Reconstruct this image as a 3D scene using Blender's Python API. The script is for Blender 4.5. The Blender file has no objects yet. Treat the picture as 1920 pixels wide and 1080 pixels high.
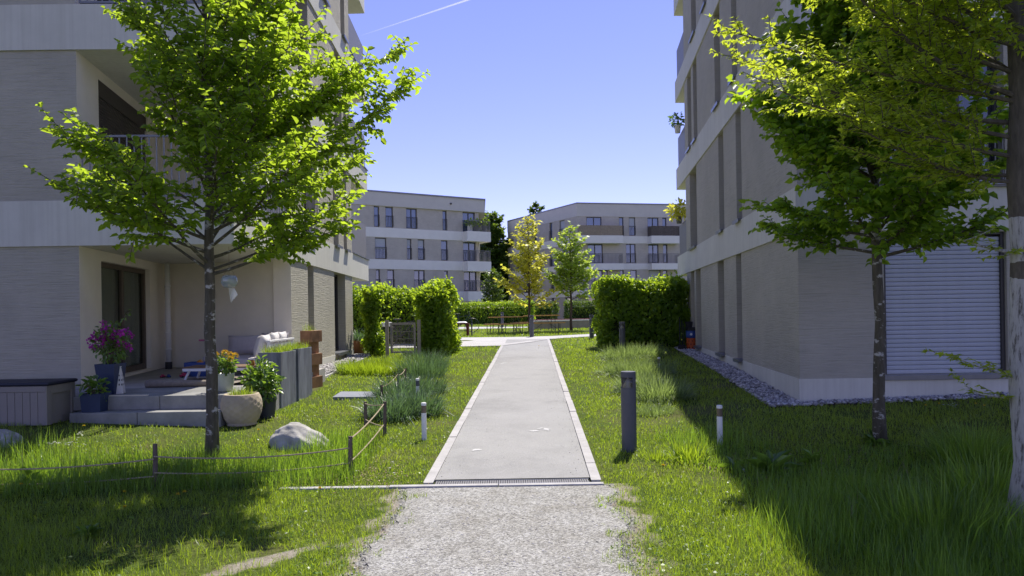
import bpy, math, random
import numpy as np
from mathutils import Vector, Matrix

R = random.Random(7)
NR = np.random.default_rng(7)
S = bpy.context.scene
COL = S.collection
rad = math.radians

# ------------------------------------------------------------------ camera, sky, sun, exposure
F = 1300.0                     # focal length in pixels of a 1920 wide frame
CAM_Z = 1.6
HOR = 585.0
ROLL = rad(0.9)
cd = bpy.data.cameras.new('camera')
cam = bpy.data.objects.new('camera', cd)
COL.objects.link(cam)
cd.sensor_width = 36.0
cd.lens = F / 1920.0 * 36.0
cd.shift_y = (HOR - 540.0) / 1920.0
cd.clip_start = 0.1
cd.clip_end = 9000.0
_c, _s = math.cos(ROLL), math.sin(ROLL)
cam.matrix_world = Matrix(((_c, _s, 0, 0), (0, 0, -1, 0), (-_s, _c, 0, CAM_Z), (0, 0, 0, 1)))
S.camera = cam

SUN_EL, SUN_AZ = rad(60), rad(20)          # azimuth from +Y towards +X
w = bpy.data.worlds.new('World')
S.world = w
w.use_nodes = True
nt = w.node_tree
bg = nt.nodes['Background']
sky = nt.nodes.new('ShaderNodeTexSky')
sky.sky_type = 'NISHITA'
sky.sun_disc = False
sky.sun_elevation = SUN_EL
sky.sun_rotation = SUN_AZ
sky.altitude = 500
sky.air_density = 0.92
sky.dust_density = 0.0
sky.ozone_density = 3.0
tint = nt.nodes.new('ShaderNodeMix')
tint.data_type = 'RGBA'
tint.blend_type = 'MULTIPLY'
tint.inputs[0].default_value = 1.0
tint.inputs[7].default_value = (0.96, 0.715, 0.97, 1)
nt.links.new(sky.outputs[0], tint.inputs[6])
nt.links.new(tint.outputs[2], bg.inputs[0])
bg.inputs[1].default_value = 0.15
sl = bpy.data.lights.new('sun', 'SUN')
sl.energy = 5.0
sl.angle = rad(0.53)
sl.color = (1.0, 0.94, 0.84)
so = bpy.data.objects.new('sun', sl)
COL.objects.link(so)
sd = Vector((math.sin(SUN_AZ) * math.cos(SUN_EL), math.cos(SUN_AZ) * math.cos(SUN_EL), math.sin(SUN_EL)))
so.rotation_euler = sd.to_track_quat('Z', 'Y').to_euler()
so.location = sd * 60
S.view_settings.view_transform = 'Standard'
S.view_settings.look = 'None'
S.view_settings.gamma = 1
S.view_settings.use_curve_mapping = False
S.view_settings.exposure = 0.50
S.render.engine = 'CYCLES'
S.cycles.use_denoising = True
S.cycles.max_bounces = 8
S.cycles.transparent_max_bounces = 12

# ------------------------------------------------------------------ the lie of the land, and points read off the photograph
def sm(a, b, t):
    t = np.clip((np.asarray(t, float) - a) / (b - a), 0, 1)
    return t * t * (3 - 2 * t)

def hz(x, y):
    x = np.asarray(x, float); y = np.asarray(y, float)
    r = 0.0308 * (np.clip(y, 6.3, 25.3) - 6.3) + 0.17 * sm(25.3, 46, y)
    return r + np.where(x < 0, 0.045, 0.028) * np.clip(np.abs(x) - 1.15, 0, 6) * sm(5.5, 8.5, y) * (1 - sm(13, 21, y))

def H(x, y): return float(hz(x, y))

def ray(px, py):
    u, v = (px - 960) / F, (HOR - py) / F
    return u * _c + v * _s, -u * _s + v * _c

def P(px, py, D):
    x, z = ray(px, py)
    return Vector((x * D, D, CAM_Z + z * D))

def G(px, py):
    x, z = ray(px, py)
    a, b = 1.5, 140.0
    for _ in range(60):
        m = (a + b) / 2
        if CAM_Z + z * m > H(x * m, m): a = m
        else: b = m
    return Vector((x * a, a, H(x * a, a)))

def vnoise(x, y, seed=0):
    x = np.asarray(x, float); y = np.asarray(y, float)
    xi, yi = np.floor(x).astype(int), np.floor(y).astype(int)
    fx, fy = x - xi, y - yi
    fx, fy = fx * fx * (3 - 2 * fx), fy * fy * (3 - 2 * fy)
    def hsh(a, b):
        n = (a * 374761393 + b * 668265263 + seed * 1442695041) & 0xffffffff
        n = ((n ^ (n >> 13)) * 1274126177) & 0xffffffff
        return ((n ^ (n >> 16)) & 0xffff) / 65535.0
    return ((hsh(xi, yi) * (1 - fx) + hsh(xi + 1, yi) * fx) * (1 - fy)
            + (hsh(xi, yi + 1) * (1 - fx) + hsh(xi + 1, yi + 1) * fx) * fy)

# ------------------------------------------------------------------ materials
def new_mat(name):
    m = bpy.data.materials.new(name)
    m.use_nodes = True
    t = m.node_tree
    return m, t, t.nodes['Principled BSDF'], t.nodes['Material Output']

def coords(t, scale=(1, 1, 1), kind='Object'):
    tc = t.nodes.new('ShaderNodeTexCoord')
    mp = t.nodes.new('ShaderNodeMapping')
    mp.inputs['Scale'].default_value = scale
    t.links.new(tc.outputs[kind], mp.inputs[0])
    return mp.outputs[0]

def noise(t, vec, scale, detail=4, rough=0.6):
    n = t.nodes.new('ShaderNodeTexNoise')
    n.inputs['Scale'].default_value = scale
    n.inputs['Detail'].default_value = detail
    n.inputs['Roughness'].default_value = rough
    t.links.new(vec, n.inputs['Vector'])
    return n.outputs['Fac']

def ramp(t, fac, stops):
    r = t.nodes.new('ShaderNodeValToRGB')
    e = r.color_ramp.elements
    while len(e) < len(stops): e.new(0.5)
    for k, (p, c) in enumerate(stops):
        e[k].position = p
        e[k].color = (*c, 1) if len(c) == 3 else c
    t.links.new(fac, r.inputs[0])
    return r.outputs[0]

def mixc(t, fac, a, b, mode='MIX'):
    n = t.nodes.new('ShaderNodeMix'); n.data_type = 'RGBA'; n.blend_type = mode
    for v, i in ((fac, 0), (a, 6), (b, 7)):
        if hasattr(v, 'is_linked'): t.links.new(v, n.inputs[i])
        elif i == 0: n.inputs[0].default_value = v
        else: n.inputs[i].default_value = (*v, 1)
    return n.outputs[2]

def bump(t, p, fac, strength, dist=0.01):
    b = t.nodes.new('ShaderNodeBump')
    b.inputs['Strength'].default_value = strength
    b.inputs['Distance'].default_value = dist
    t.links.new(fac, b.inputs['Height'])
    t.links.new(b.outputs[0], p.inputs['Normal'])

def M(name, c, rough=0.8, var=0.15, scale=4.0, bmp=0.0, bscale=60.0, metal=0.0, spec=0.4, st=(1, 1, 1), c2=None):
    m, t, p, o = new_mat(name)
    v = coords(t, st)
    f = noise(t, v, scale, 6, 0.65)
    lo = tuple(x * (1 - var) for x in c)
    hi = c2 or tuple(min(1, x * (1 + var)) for x in c)
    t.links.new(ramp(t, f, [(0.3, lo), (0.7, hi)]), p.inputs['Base Color'])
    p.inputs['Roughness'].default_value = rough
    p.inputs['Metallic'].default_value = metal
    p.inputs['Specular IOR Level'].default_value = spec
    if bmp:
        bump(t, p, noise(t, coords(t, st), bscale, 4), bmp)
    return m

def plaster(name, c, strength=0.9, freq=55):
    m, t, p, o = new_mat(name)
    f = noise(t, coords(t), 0.9, 7, 0.7)
    g = noise(t, coords(t, (2.2, 2.2, freq)), 1.0, 5, 0.7)
    a = ramp(t, f, [(0.3, tuple(x * 0.88 for x in c)), (0.72, tuple(x * 1.1 for x in c))])
    b = ramp(t, g, [(0.32, (0.72,) * 3), (0.5, (1,) * 3)])
    t.links.new(mixc(t, 0.55, a, b, 'MULTIPLY'), p.inputs['Base Color'])
    p.inputs['Roughness'].default_value = 0.92
    p.inputs['Specular IOR Level'].default_value = 0.2
    bump(t, p, g, strength, 0.02)
    return m

def band_mat(name, c):
    m, t, p, o = new_mat(name)
    f = noise(t, coords(t), 0.7, 7, 0.7)
    g = noise(t, coords(t, (14, 14, 0.35)), 1.0, 5, 0.65)
    a = ramp(t, f, [(0.3, tuple(x * 0.9 for x in c)), (0.7, tuple(x * 1.06 for x in c))])
    b = ramp(t, g, [(0.33, (0.89, 0.885, 0.87)), (0.58, (1, 1, 1))])
    t.links.new(mixc(t, 0.8, a, b, 'MULTIPLY'), p.inputs['Base Color'])
    p.inputs['Roughness'].default_value = 0.85
    p.inputs['Specular IOR Level'].default_value = 0.25
    bump(t, p, noise(t, coords(t), 90, 3), 0.15, 0.004)
    return m

def leaf_mat(name, dark, light, trans, rough=0.45, tw=0.5, gloss=0.12):
    """foliage: reflects one colour, lets another one through"""
    m, t, p, o = new_mat(name)
    at = t.nodes.new('ShaderNodeAttribute'); at.attribute_name = 'var'
    c = ramp(t, at.outputs['Fac'], [(0.0, dark), (1.0, light)])
    c2 = ramp(t, at.outputs['Fac'], [(0.0, tuple(x * 0.6 for x in trans)), (1.0, trans)])
    t.links.new(c, p.inputs['Base Color'])
    p.inputs['Roughness'].default_value = rough
    p.inputs['Specular IOR Level'].default_value = gloss * 4
    tr = t.nodes.new('ShaderNodeBsdfTranslucent')
    t.links.new(c2, tr.inputs[0])
    mx = t.nodes.new('ShaderNodeMixShader')
    mx.inputs[0].default_value = tw
    t.links.new(p.outputs[0], mx.inputs[1])
    t.links.new(tr.outputs[0], mx.inputs[2])
    t.links.new(mx.outputs[0], o.inputs[0])
    return m

def var_mat(name, stops, rough=0.85, bmp=0.0):
    m, t, p, o = new_mat(name)
    at = t.nodes.new('ShaderNodeAttribute'); at.attribute_name = 'var'
    t.links.new(ramp(t, at.outputs['Fac'], stops), p.inputs['Base Color'])
    p.inputs['Roughness'].default_value = rough
    p.inputs['Specular IOR Level'].default_value = 0.25
    if bmp: bump(t, p, noise(t, coords(t), 120, 3), bmp, 0.003)
    return m

def glass_mat(name, c, see=0.35):
    m, t, p, o = new_mat(name)
    p.inputs['Base Color'].default_value = (*c, 1)
    p.inputs['Roughness'].default_value = 0.03
    p.inputs['Specular IOR Level'].default_value = 1.0; p.inputs['IOR'].default_value = 1.75
    tr = t.nodes.new('ShaderNodeBsdfTransparent')
    tr.inputs[0].default_value = (0.85, 0.88, 0.86, 1)
    mx = t.nodes.new('ShaderNodeMixShader')
    mx.inputs[0].default_value = see
    t.links.new(p.outputs[0], mx.inputs[1]); t.links.new(tr.outputs[0], mx.inputs[2])
    t.links.new(mx.outputs[0], o.inputs[0])
    return m

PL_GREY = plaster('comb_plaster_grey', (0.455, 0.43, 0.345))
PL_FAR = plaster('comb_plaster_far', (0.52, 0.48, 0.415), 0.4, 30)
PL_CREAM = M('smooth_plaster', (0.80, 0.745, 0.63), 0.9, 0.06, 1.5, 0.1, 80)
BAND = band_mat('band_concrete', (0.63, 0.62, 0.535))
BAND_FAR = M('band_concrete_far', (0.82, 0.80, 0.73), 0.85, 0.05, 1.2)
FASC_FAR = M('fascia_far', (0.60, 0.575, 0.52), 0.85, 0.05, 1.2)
CONC = M('concrete', (0.235, 0.235, 0.222), 0.9, 0.3, 2.6, 0.3, 60)
KERB = M('kerb_concrete', (0.40, 0.39, 0.385), 0.9, 0.16, 5, 0.35, 90)
FRAME_DK = M('dark_metal_frame', (0.055, 0.052, 0.05), 0.45, 0.1, 8)
FRAME_BR = M('bronze_frame', (0.115, 0.09, 0.066), 0.45, 0.15, 8)
SILL = M('aluminium_sill', (0.20, 0.21, 0.23), 0.35, 0.1, 8, metal=0.6)
RAIL_GR = M('grey_railing', (0.19, 0.185, 0.18), 0.5, 0.08, 8)
RAIL_LT = M('light_railing', (0.19, 0.195, 0.20), 0.4, 0.08, 8, metal=0.3)
SHUT = M('silver_shutter', (0.45, 0.475, 0.51), 0.6, 0.06, 6)
SHUT_DK = M('dark_shutter', (0.07, 0.06, 0.052), 0.5, 0.1, 6)
GLASS = glass_mat('window_glass', (0.02, 0.025, 0.03), 0.15)
GLASS_FAR = glass_mat('window_glass_far', (0.10, 0.145, 0.26), 0.1)  # blue of the mirrored sky is put into the pane colour
GLASS_DOOR = glass_mat('door_glass', (0.03, 0.035, 0.03), 0.72)
CURTAIN = M('curtain_cloth', (0.72, 0.72, 0.62), 0.95, 0.15, 1.0, st=(9, 9, 0.3))
INNER = M('room_wall', (0.25, 0.24, 0.22), 0.95, 0.1)
WHITE = M('white_paint', (0.74, 0.74, 0.72), 0.5, 0.06, 8)
BLACKP = M('black_plastic', (0.02, 0.02, 0.024), 0.45, 0.2, 9)
ANTH = M('anthracite_metal', (0.085, 0.088, 0.105), 0.5, 0.1, 14, 0.05, 200)
SILV = M('brushed_silver', (0.42, 0.37, 0.30), 0.35, 0.15, 20, metal=0.7)
WOODSTAKE = M('weathered_stake', (0.13, 0.10, 0.08), 0.9, 0.35, 6, 0.4, 40, st=(6, 6, 1))
ROPE = M('hemp_rope', (0.36, 0.29, 0.20), 0.95, 0.25, 60)
NAVY = M('navy_planter', (0.022, 0.037, 0.085), 0.5, 0.12, 8, 0.06, 60)
GREYPL = M('fibre_cement', (0.155, 0.165, 0.19), 0.8, 0.35, 3.2, 0.15, 60, st=(3, 3, 0.6), c2=(0.25, 0.265, 0.29))
CORTEN = M('rusted_box', (0.29, 0.15, 0.07), 0.8, 0.4, 5, 0.15, 60)
CLAY = M('sand_pot', (0.41, 0.345, 0.245), 0.85, 0.16, 7, 0.2, 80)
CELAD = M('celadon_glaze', (0.44, 0.47, 0.37), 0.25, 0.1, 9)
SOIL = M('potting_soil', (0.05, 0.035, 0.025), 1, 0.4, 30, 0.6, 60)
STONE = M('boulder_stone', (0.38, 0.37, 0.345), 0.9, 0.4, 4.5, 0.7, 26)
BOXPL = M('taupe_resin', (0.235, 0.215, 0.195), 0.6, 0.06, 6, 0.05, 60)
FABRIC = M('lilac_fabric', (0.46, 0.43, 0.45), 0.95, 0.08, 12, 0.25, 300)
FABRIC_W = M('white_fabric', (0.68, 0.66, 0.64), 0.95, 0.06, 12, 0.25, 300)
RUG = M('rolled_rug', (0.25, 0.215, 0.17), 0.98, 0.2, 30, 0.4, 300)
TABLEWD = M('table_boards', (0.17, 0.105, 0.06), 0.6, 0.3, 4, 0.15, 40, st=(2, 14, 14))
BARK = M('grey_bark', (0.105, 0.09, 0.07), 0.95, 0.35, 10, 0.9, 30, st=(4, 4, 0.7), c2=(0.17, 0.15, 0.12))
BARK_BR = M('brown_bark', (0.085, 0.06, 0.042), 0.95, 0.4, 8, 0.8, 30, st=(3, 3, 0.8))

def hornbeam_bark():
    m, t, p, o = new_mat('lichen_bark')
    f = noise(t, coords(t, (10, 10, 16)), 1.0, 5, 0.6)
    g = noise(t, coords(t, (30, 30, 6)), 1.0, 5, 0.6)
    a = ramp(t, g, [(0.3, (0.055, 0.05, 0.032)), (0.7, (0.12, 0.105, 0.075))])
    b = ramp(t, f, [(0.565, (0, 0, 0)), (0.63, (1, 1, 1))])
    t.links.new(mixc(t, b, a, (0.42, 0.41, 0.37)), p.inputs['Base Color'])
    p.inputs['Roughness'].default_value = 0.92
    bump(t, p, g, 0.7, 0.01)
    return m

def limed_bark():
    """trunk painted with white lime below, bare in two rings above"""
    m, t, p, o = new_mat('limed_bark')
    g = noise(t, coords(t, (34, 34, 7)), 1.0, 6, 0.7)
    lime = ramp(t, g, [(0.36, (0.10, 0.095, 0.08)), (0.47, (0.40, 0.39, 0.36)), (0.7, (0.50, 0.49, 0.46))])
    bark = ramp(t, g, [(0.3, (0.06, 0.052, 0.04)), (0.7, (0.15, 0.13, 0.10))])
    tc = t.nodes.new('ShaderNodeTexCoord')
    sp = t.nodes.new('ShaderNodeSeparateXYZ')
    t.links.new(tc.outputs['Object'], sp.inputs[0])
    nz = noise(t, coords(t, (9, 9, 9)), 1.0, 3)
    ad = t.nodes.new('ShaderNodeMath'); ad.operation = 'MULTIPLY_ADD'
    t.links.new(nz, ad.inputs[0]); ad.inputs[1].default_value = 0.06
    t.links.new(sp.outputs[2], ad.inputs[2])
    dv = t.nodes.new('ShaderNodeMath'); dv.operation = 'DIVIDE'; dv.inputs[1].default_value = 4.0
    t.links.new(ad.outputs[0], dv.inputs[0])
    r = ramp(t, dv.outputs[0], [(0.0, (0, 0, 0)), (0.4500, (1, 1, 1)), (0.4780, (0, 0, 0)), (0.555, (1, 1, 1))])
    r.node.color_ramp.interpolation = 'CONSTANT'
    t.links.new(mixc(t, r, lime, bark), p.inputs['Base Color'])
    p.inputs['Roughness'].default_value = 0.95
    bump(t, p, g, 0.8, 0.012)
    return m

LICHEN, LIMED = hornbeam_bark(), limed_bark()
LEAF_L = leaf_mat('hornbeam_leaf', (0.042, 0.10, 0.012), (0.10, 0.18, 0.022), (0.62, 0.84, 0.05), tw=0.58)
LEAF_R = leaf_mat('shaded_hornbeam_leaf', (0.06, 0.145, 0.018), (0.125, 0.245, 0.032), (0.66, 0.92, 0.05), tw=0.54)
LEAF_Y = leaf_mat('lobed_leaf', (0.10, 0.165, 0.018), (0.23, 0.31, 0.03), (0.80, 0.95, 0.06), tw=0.56)
LEAF_GOLD = leaf_mat('golden_leaf', (0.38, 0.37, 0.03), (0.64, 0.62, 0.06), (0.96, 0.95, 0.12), tw=0.5)
LEAF_LIME = leaf_mat('lime_leaf', (0.13, 0.22, 0.02), (0.28, 0.38, 0.05), (0.76, 0.95, 0.12), tw=0.5)
LEAF_HEDGE = leaf_mat('hedge_leaf', (0.06, 0.14, 0.014), (0.16, 0.265, 0.03), (0.66, 0.88, 0.045), tw=0.52)
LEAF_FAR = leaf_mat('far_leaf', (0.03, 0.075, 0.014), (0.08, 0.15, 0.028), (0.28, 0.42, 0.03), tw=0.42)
LEAF_POT = leaf_mat('pot_leaf', (0.045, 0.11, 0.02), (0.12, 0.22, 0.035), (0.38, 0.60, 0.05), rough=0.3, tw=0.35, gloss=0.2)
BLADE = leaf_mat('grass_blade', (0.06, 0.14, 0.010), (0.22, 0.275, 0.045), (0.56, 0.76, 0.035), rough=0.42, tw=0.48, gloss=0.16)
BLADE_D = leaf_mat('meadow_blade', (0.030, 0.085, 0.012), (0.17, 0.27, 0.06), (0.46, 0.72, 0.05), rough=0.4, tw=0.5, gloss=0.16)
FESCUE = leaf_mat('fescue_blade', (0.025, 0.065, 0.022), (0.27, 0.32, 0.26), (0.22, 0.40, 0.10), rough=0.38, tw=0.32, gloss=0.15)
FEATHER = leaf_mat('feather_grass_blade', (0.06, 0.12, 0.03), (0.26, 0.31, 0.17), (0.44, 0.60, 0.14), rough=0.45, tw=0.42, gloss=0.12)
PET_MAG = leaf_mat('magenta_petal', (0.34, 0.015, 0.26), (0.60, 0.05, 0.48), (0.75, 0.06, 0.60), tw=0.45)
PET_ORA = leaf_mat('orange_petal', (0.70, 0.42, 0.03), (0.85, 0.60, 0.07), (0.8, 0.55, 0.04), tw=0.3)
PET_YEL = leaf_mat('yellow_petal', (0.7, 0.5, 0.01), (0.85, 0.65, 0.03), (0.8, 0.6, 0.02), tw=0.3)
PET_WHI = leaf_mat('white_petal', (0.7, 0.7, 0.68), (0.85, 0.85, 0.85), (0.6, 0.6, 0.6), tw=0.3)
PEBBLE = var_mat('pebbles', [(0, (0.17, 0.16, 0.165)), (0.5, (0.36, 0.345, 0.34)), (1, (0.6, 0.58, 0.56))], 0.85)
CHIPS = var_mat('gravel_chips', [(0, (0.20, 0.19, 0.175)), (0.5, (0.38, 0.365, 0.345)), (1, (0.58, 0.565, 0.54))], 0.9)

# ------------------------------------------------------------------ mesh building
class MB:
    def __init__(s): s.v, s.f, s.var = [], [], None
    def add(s, vs, fs, T=None):
        o = len(s.v)
        if T is not None: vs = [T @ Vector(p) for p in vs]
        s.v += [tuple(p) for p in vs]
        s.f += [tuple(i + o for i in f) for f in fs]
        return s
    def box(s, a, b, T=None, taper=None):
        (x0, y0, z0), (x1, y1, z1) = a, b
        vs = [(x0, y0, z0), (x1, y0, z0), (x1, y1, z0), (x0, y1, z0), (x0, y0, z1), (x1, y0, z1), (x1, y1, z1), (x0, y1, z1)]
        if taper:
            cx, cy = (x0 + x1) / 2, (y0 + y1) / 2
            vs = [(cx + (x - cx) * (taper if z == z0 else 1), cy + (y - cy) * (taper if z == z0 else 1), z) for x, y, z in vs]
        return s.add(vs, [(3, 2, 1, 0), (4, 5, 6, 7), (0, 1, 5, 4), (1, 2, 6, 5), (2, 3, 7, 6), (3, 0, 4, 7)], T)
    def quad(s, *p): return s.add(p, [(0, 1, 2, 3)])
    def prism(s, poly, z0, z1):
        ar = sum(poly[i][0] * poly[(i + 1) % len(poly)][1] - poly[(i + 1) % len(poly)][0] * poly[i][1] for i in range(len(poly)))
        if ar < 0: poly = poly[::-1]
        n = len(poly)
        vs = [(x, y, z0) for x, y in poly] + [(x, y, z1) for x, y in poly]
        return s.add(vs, [tuple(range(n))[::-1], tuple(range(n, 2 * n))] + [(i, (i + 1) % n, n + (i + 1) % n, n + i) for i in range(n)])
    def tube(s, pts, r, n=8, cap=True):
        pts = [Vector(p) for p in pts]
        rs = r if hasattr(r, '__len__') else [r] * len(pts)
        o = len(s.v); ref = None
        for i, p in enumerate(pts):
            d = (pts[min(i + 1, len(pts) - 1)] - pts[max(i - 1, 0)]).normalized()
            if ref is None: ref = Vector((1, 0, 0)) if abs(d.x) < 0.9 else Vector((0, 1, 0))
            a = (ref - d * ref.dot(d)).normalized(); ref = a
            b = d.cross(a)
            for k in range(n):
                t = 2 * math.pi * k / n
                s.v.append(tuple(p + (a * math.cos(t) + b * math.sin(t)) * rs[i]))
        for i in range(len(pts) - 1):
            for k in range(n):
                s.f.append((o + i * n + k, o + i * n + (k + 1) % n, o + (i + 1) * n + (k + 1) % n, o + (i + 1) * n + k))
        if cap:
            s.f.append(tuple(o + k for k in range(n))[::-1])
            s.f.append(tuple(o + (len(pts) - 1) * n + k for k in range(n)))
        return s
    def lathe(s, prof, c=(0, 0, 0), n=24, fn=None):
        o = len(s.v)
        for i, (r, z) in enumerate(prof):
            for k in range(n):
                t = 2 * math.pi * k / n
                q = r + (fn(t, z) if fn else 0)
                s.v.append((c[0] + q * math.cos(t), c[1] + q * math.sin(t), c[2] + z))
        for i in range(len(prof) - 1):
            for k in range(n):
                s.f.append((o + i * n + k, o + i * n + (k + 1) % n, o + (i + 1) * n + (k + 1) % n, o + (i + 1) * n + k))
        s.f.append(tuple(o + k for k in range(n))[::-1])
        s.f.append(tuple(o + (len(prof) - 1) * n + k for k in range(n)))
        return s
    def build(s, name, m, parent=None, smooth=False, bevel=0.0, world=False):
        me = bpy.data.meshes.new(name)
        v = s.v
        if world and parent is not None:
            q = parent.location
            if parent.parent is not None: q = q + parent.parent.location
            v = [(a - q.x, b - q.y, c - q.z) for a, b, c in v]
        me.from_pydata(v, [], s.f)
        if s.var is not None:
            at = me.attributes.new('var', 'FLOAT', 'POINT'); at.data.foreach_set('value', np.asarray(s.var, np.float32))
        me.materials.append(m)
        if smooth: me.shade_smooth()
        o = bpy.data.objects.new(name, me)
        COL.objects.link(o)
        if parent is not None: o.parent = parent
        if bevel:
            b = o.modifiers.new('bevel', 'BEVEL'); b.width = bevel; b.segments = 2; b.limit_method = 'ANGLE'; b.angle_limit = rad(40)
        return o

def np_mesh(name, verts, loops, counts, m, parent=None, var=None, smooth=False, off=None):
    """fast mesh from arrays"""
    me = bpy.data.meshes.new(name)
    verts = np.asarray(verts, np.float32).reshape(-1, 3)
    if off is not None: verts = verts - np.asarray(off, np.float32)
    me.vertices.add(len(verts)); me.vertices.foreach_set('co', verts.ravel())
    loops = np.asarray(loops, np.int32).ravel(); counts = np.asarray(counts, np.int32).ravel()
    me.loops.add(len(loops)); me.loops.foreach_set('vertex_index', loops)
    me.polygons.add(len(counts))
    me.polygons.foreach_set('loop_start', np.concatenate(([0], np.cumsum(counts)[:-1])).astype(np.int32))
    me.update(calc_edges=True)
    if var is not None:
        at = me.attributes.new('var', 'FLOAT', 'POINT'); at.data.foreach_set('value', np.asarray(var, np.float32))
    me.materials.append(m)
    if smooth: me.shade_smooth()
    o = bpy.data.objects.new(name, me)
    COL.objects.link(o)
    if parent is not None: o.parent = parent
    return o

def tag(o, label=None, cat=None, group=None, kind=None):
    if label: o['label'] = label
    if cat: o['category'] = cat
    if group: o['group'] = group
    if kind: o['kind'] = kind
    return o

def thing(name, label, cat, loc=(0, 0, 0), rz=0.0, group=None):
    o = bpy.data.objects.new(name, None)
    o.empty_display_size = 0.2
    COL.objects.link(o)
    o.location = loc; o.rotation_euler = (0, 0, rz)
    return tag(o, label, cat, group)

def sub(name, parent, loc=(0, 0, 0), rz=0.0):
    o = bpy.data.objects.new(name, None); o.empty_display_size = 0.1
    COL.objects.link(o); o.parent = parent; o.location = loc; o.rotation_euler = (0, 0, rz)
    return o

def share(o, parent, loc, rot=None, scale=None):
    c = o.copy(); COL.objects.link(c); c.parent = parent; c.location = loc
    if rot is not None: c.rotation_euler = rot
    if scale is not None: c.scale = scale
    return c

def dup(root, loc, rz=0.0, label=None, group=None):
    r = root.copy(); COL.objects.link(r); r.location = loc; r.rotation_euler = (0, 0, rz)
    if label: r['label'] = label
    if group: r['group'] = group
    for ch in list(root.children):
        c = ch.copy(); COL.objects.link(c); c.parent = r
        for g in list(ch.children):
            d = g.copy(); COL.objects.link(d); d.parent = c
    return r

# ------------------------------------------------------------------ leaves and blades, many at a time
def unit(a): return a / np.maximum(np.linalg.norm(a, axis=1, keepdims=True), 1e-9)

def leaves(name, pos, dr, nr, size, m, parent=None, off=None, wid=0.58, kind='oval', var=None, rng=NR):
    n = len(pos)
    pos = np.asarray(pos, float); dr = unit(np.asarray(dr, float))
    nr = np.asarray(nr, float); nr = unit(nr - dr * np.sum(nr * dr, axis=1, keepdims=True))
    sd_ = np.cross(nr, dr)
    L = np.asarray(size, float).reshape(-1, 1)
    if var is None: var = rng.random(n)
    if kind == 'oval':
        shape = [(0, 0, 0), (0.3, 0.5, 0.17), (0.68, 0.40, 0.08), (1, 0, -0.22), (0.68, -0.40, 0.08), (0.3, -0.5, 0.17)]
        faces = [(0, 1, 2, 3), (0, 3, 4, 5)]
    elif kind == 'lobed':
        shape = [(0, 0, 0), (0.45, 0.22, 0.05), (1, 0, -0.1), (0.45, -0.22, 0.05),
                 (0.12, 0.12, 0.02), (0.45, 0.62, -0.02), (0.30, 0.10, 0.03), (0.12, -0.12, 0.02), (0.45, -0.62, -0.02), (0.30, -0.10, 0.03)]
        faces = [(0, 1, 2, 3), (0, 6, 5, 4), (0, 7, 8, 9)]
    else:
        shape = [(0, 0, 0), (0.45, 0.5, 0.1), (1, 0, -0.05), (0.45, -0.5, 0.1)]
        faces = [(0, 1, 2, 3)]
    sh = np.array(shape, float)
    V = (pos[:, None, :] + dr[:, None, :] * (sh[None, :, 0:1] * L[:, None, :])
         + sd_[:, None, :] * (sh[None, :, 1:2] * L[:, None, :] * wid)
         + nr[:, None, :] * (sh[None, :, 2:3] * L[:, None, :]))
    k = len(sh)
    lp = np.concatenate([np.array(f) for f in faces])
    loops = (np.arange(n)[:, None] * k + lp[None, :]).ravel()
    cnt = np.tile([len(f) for f in faces], n)
    return np_mesh(name, V.reshape(-1, 3), loops, cnt, m, parent, np.repeat(var, k), off=off)

def blades(name, base, hgt, wid, lean, az, m, parent=None, off=None, var=None, curl=1.0):
    """grass blades, three bends each"""
    n = len(base)
    base = np.asarray(base, float)
    hgt = np.asarray(hgt, float); wid = np.asarray(wid, float); lean = np.asarray(lean, float)
    d = np.stack([np.cos(az), np.sin(az), np.zeros(n)], 1)
    face = az + NR.normal(0, 0.7, n) + math.pi / 2
    s_ = np.stack([np.cos(face), np.sin(face), np.zeros(n)], 1)
    up = np.array([0, 0, 1.0])
    def at(t):
        a = lean * (0.35 + 0.65 * t * curl)
        return base + d * (hgt * t * np.sin(a))[:, None] + up * (hgt * t * np.cos(a))[:, None]
    w2 = (wid / 2)[:, None]
    a, b, c = at(0.0), at(0.55), at(1.0)
    V = np.stack([a - s_ * w2, a + s_ * w2, b + s_ * w2 * 0.8, b - s_ * w2 * 0.8, c], 1)
    o = np.arange(n)[:, None] * 5
    loops = (o + np.array([0, 1, 2, 3, 3, 2, 4])[None, :]).ravel()
    cnt = np.tile([4, 3], n)
    if var is None: var = NR.random(n)
    return np_mesh(name, V.reshape(-1, 3), loops, cnt, m, parent, np.repeat(var, 5), off=off)

def stones(name, pos, size, m, parent=None, off=None, flat=0.6):
    n = len(pos)
    o8 = np.array([(1, 0, 0), (0.4, 0.9, 0.1), (-0.6, 0.75, 0), (-1, -0.1, 0.05), (-0.3, -0.95, 0), (0.7, -0.7, 0), (0.1, 0.05, 0.9), (0.0, 0, -0.7)], float)
    V = o8[None] * (1 + NR.uniform(-0.25, 0.25, (n, 8, 1)))
    a = NR.uniform(0, 6.28, n); ca, sa = np.cos(a), np.sin(a)
    x = V[:, :, 0] * ca[:, None] - V[:, :, 1] * sa[:, None]
    y = V[:, :, 0] * sa[:, None] + V[:, :, 1] * ca[:, None]
    st = NR.uniform(0.6, 1.0, n)[:, None]
    W = np.stack([x, y * st, V[:, :, 2] * flat], 2) * np.asarray(size)[:, None, None] * 0.5 + np.asarray(pos)[:, None, :]
    fs = []
    for k in range(6): fs += [(k, (k + 1) % 6, 6), ((k + 1) % 6, k, 7)]
    lp = np.array(fs).ravel()
    loops = (np.arange(n)[:, None] * 8 + lp[None]).ravel()
    return np_mesh(name, W.reshape(-1, 3), loops, np.full(n * 12, 3), m, parent, np.repeat(NR.random(n), 8), off=off)

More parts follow.
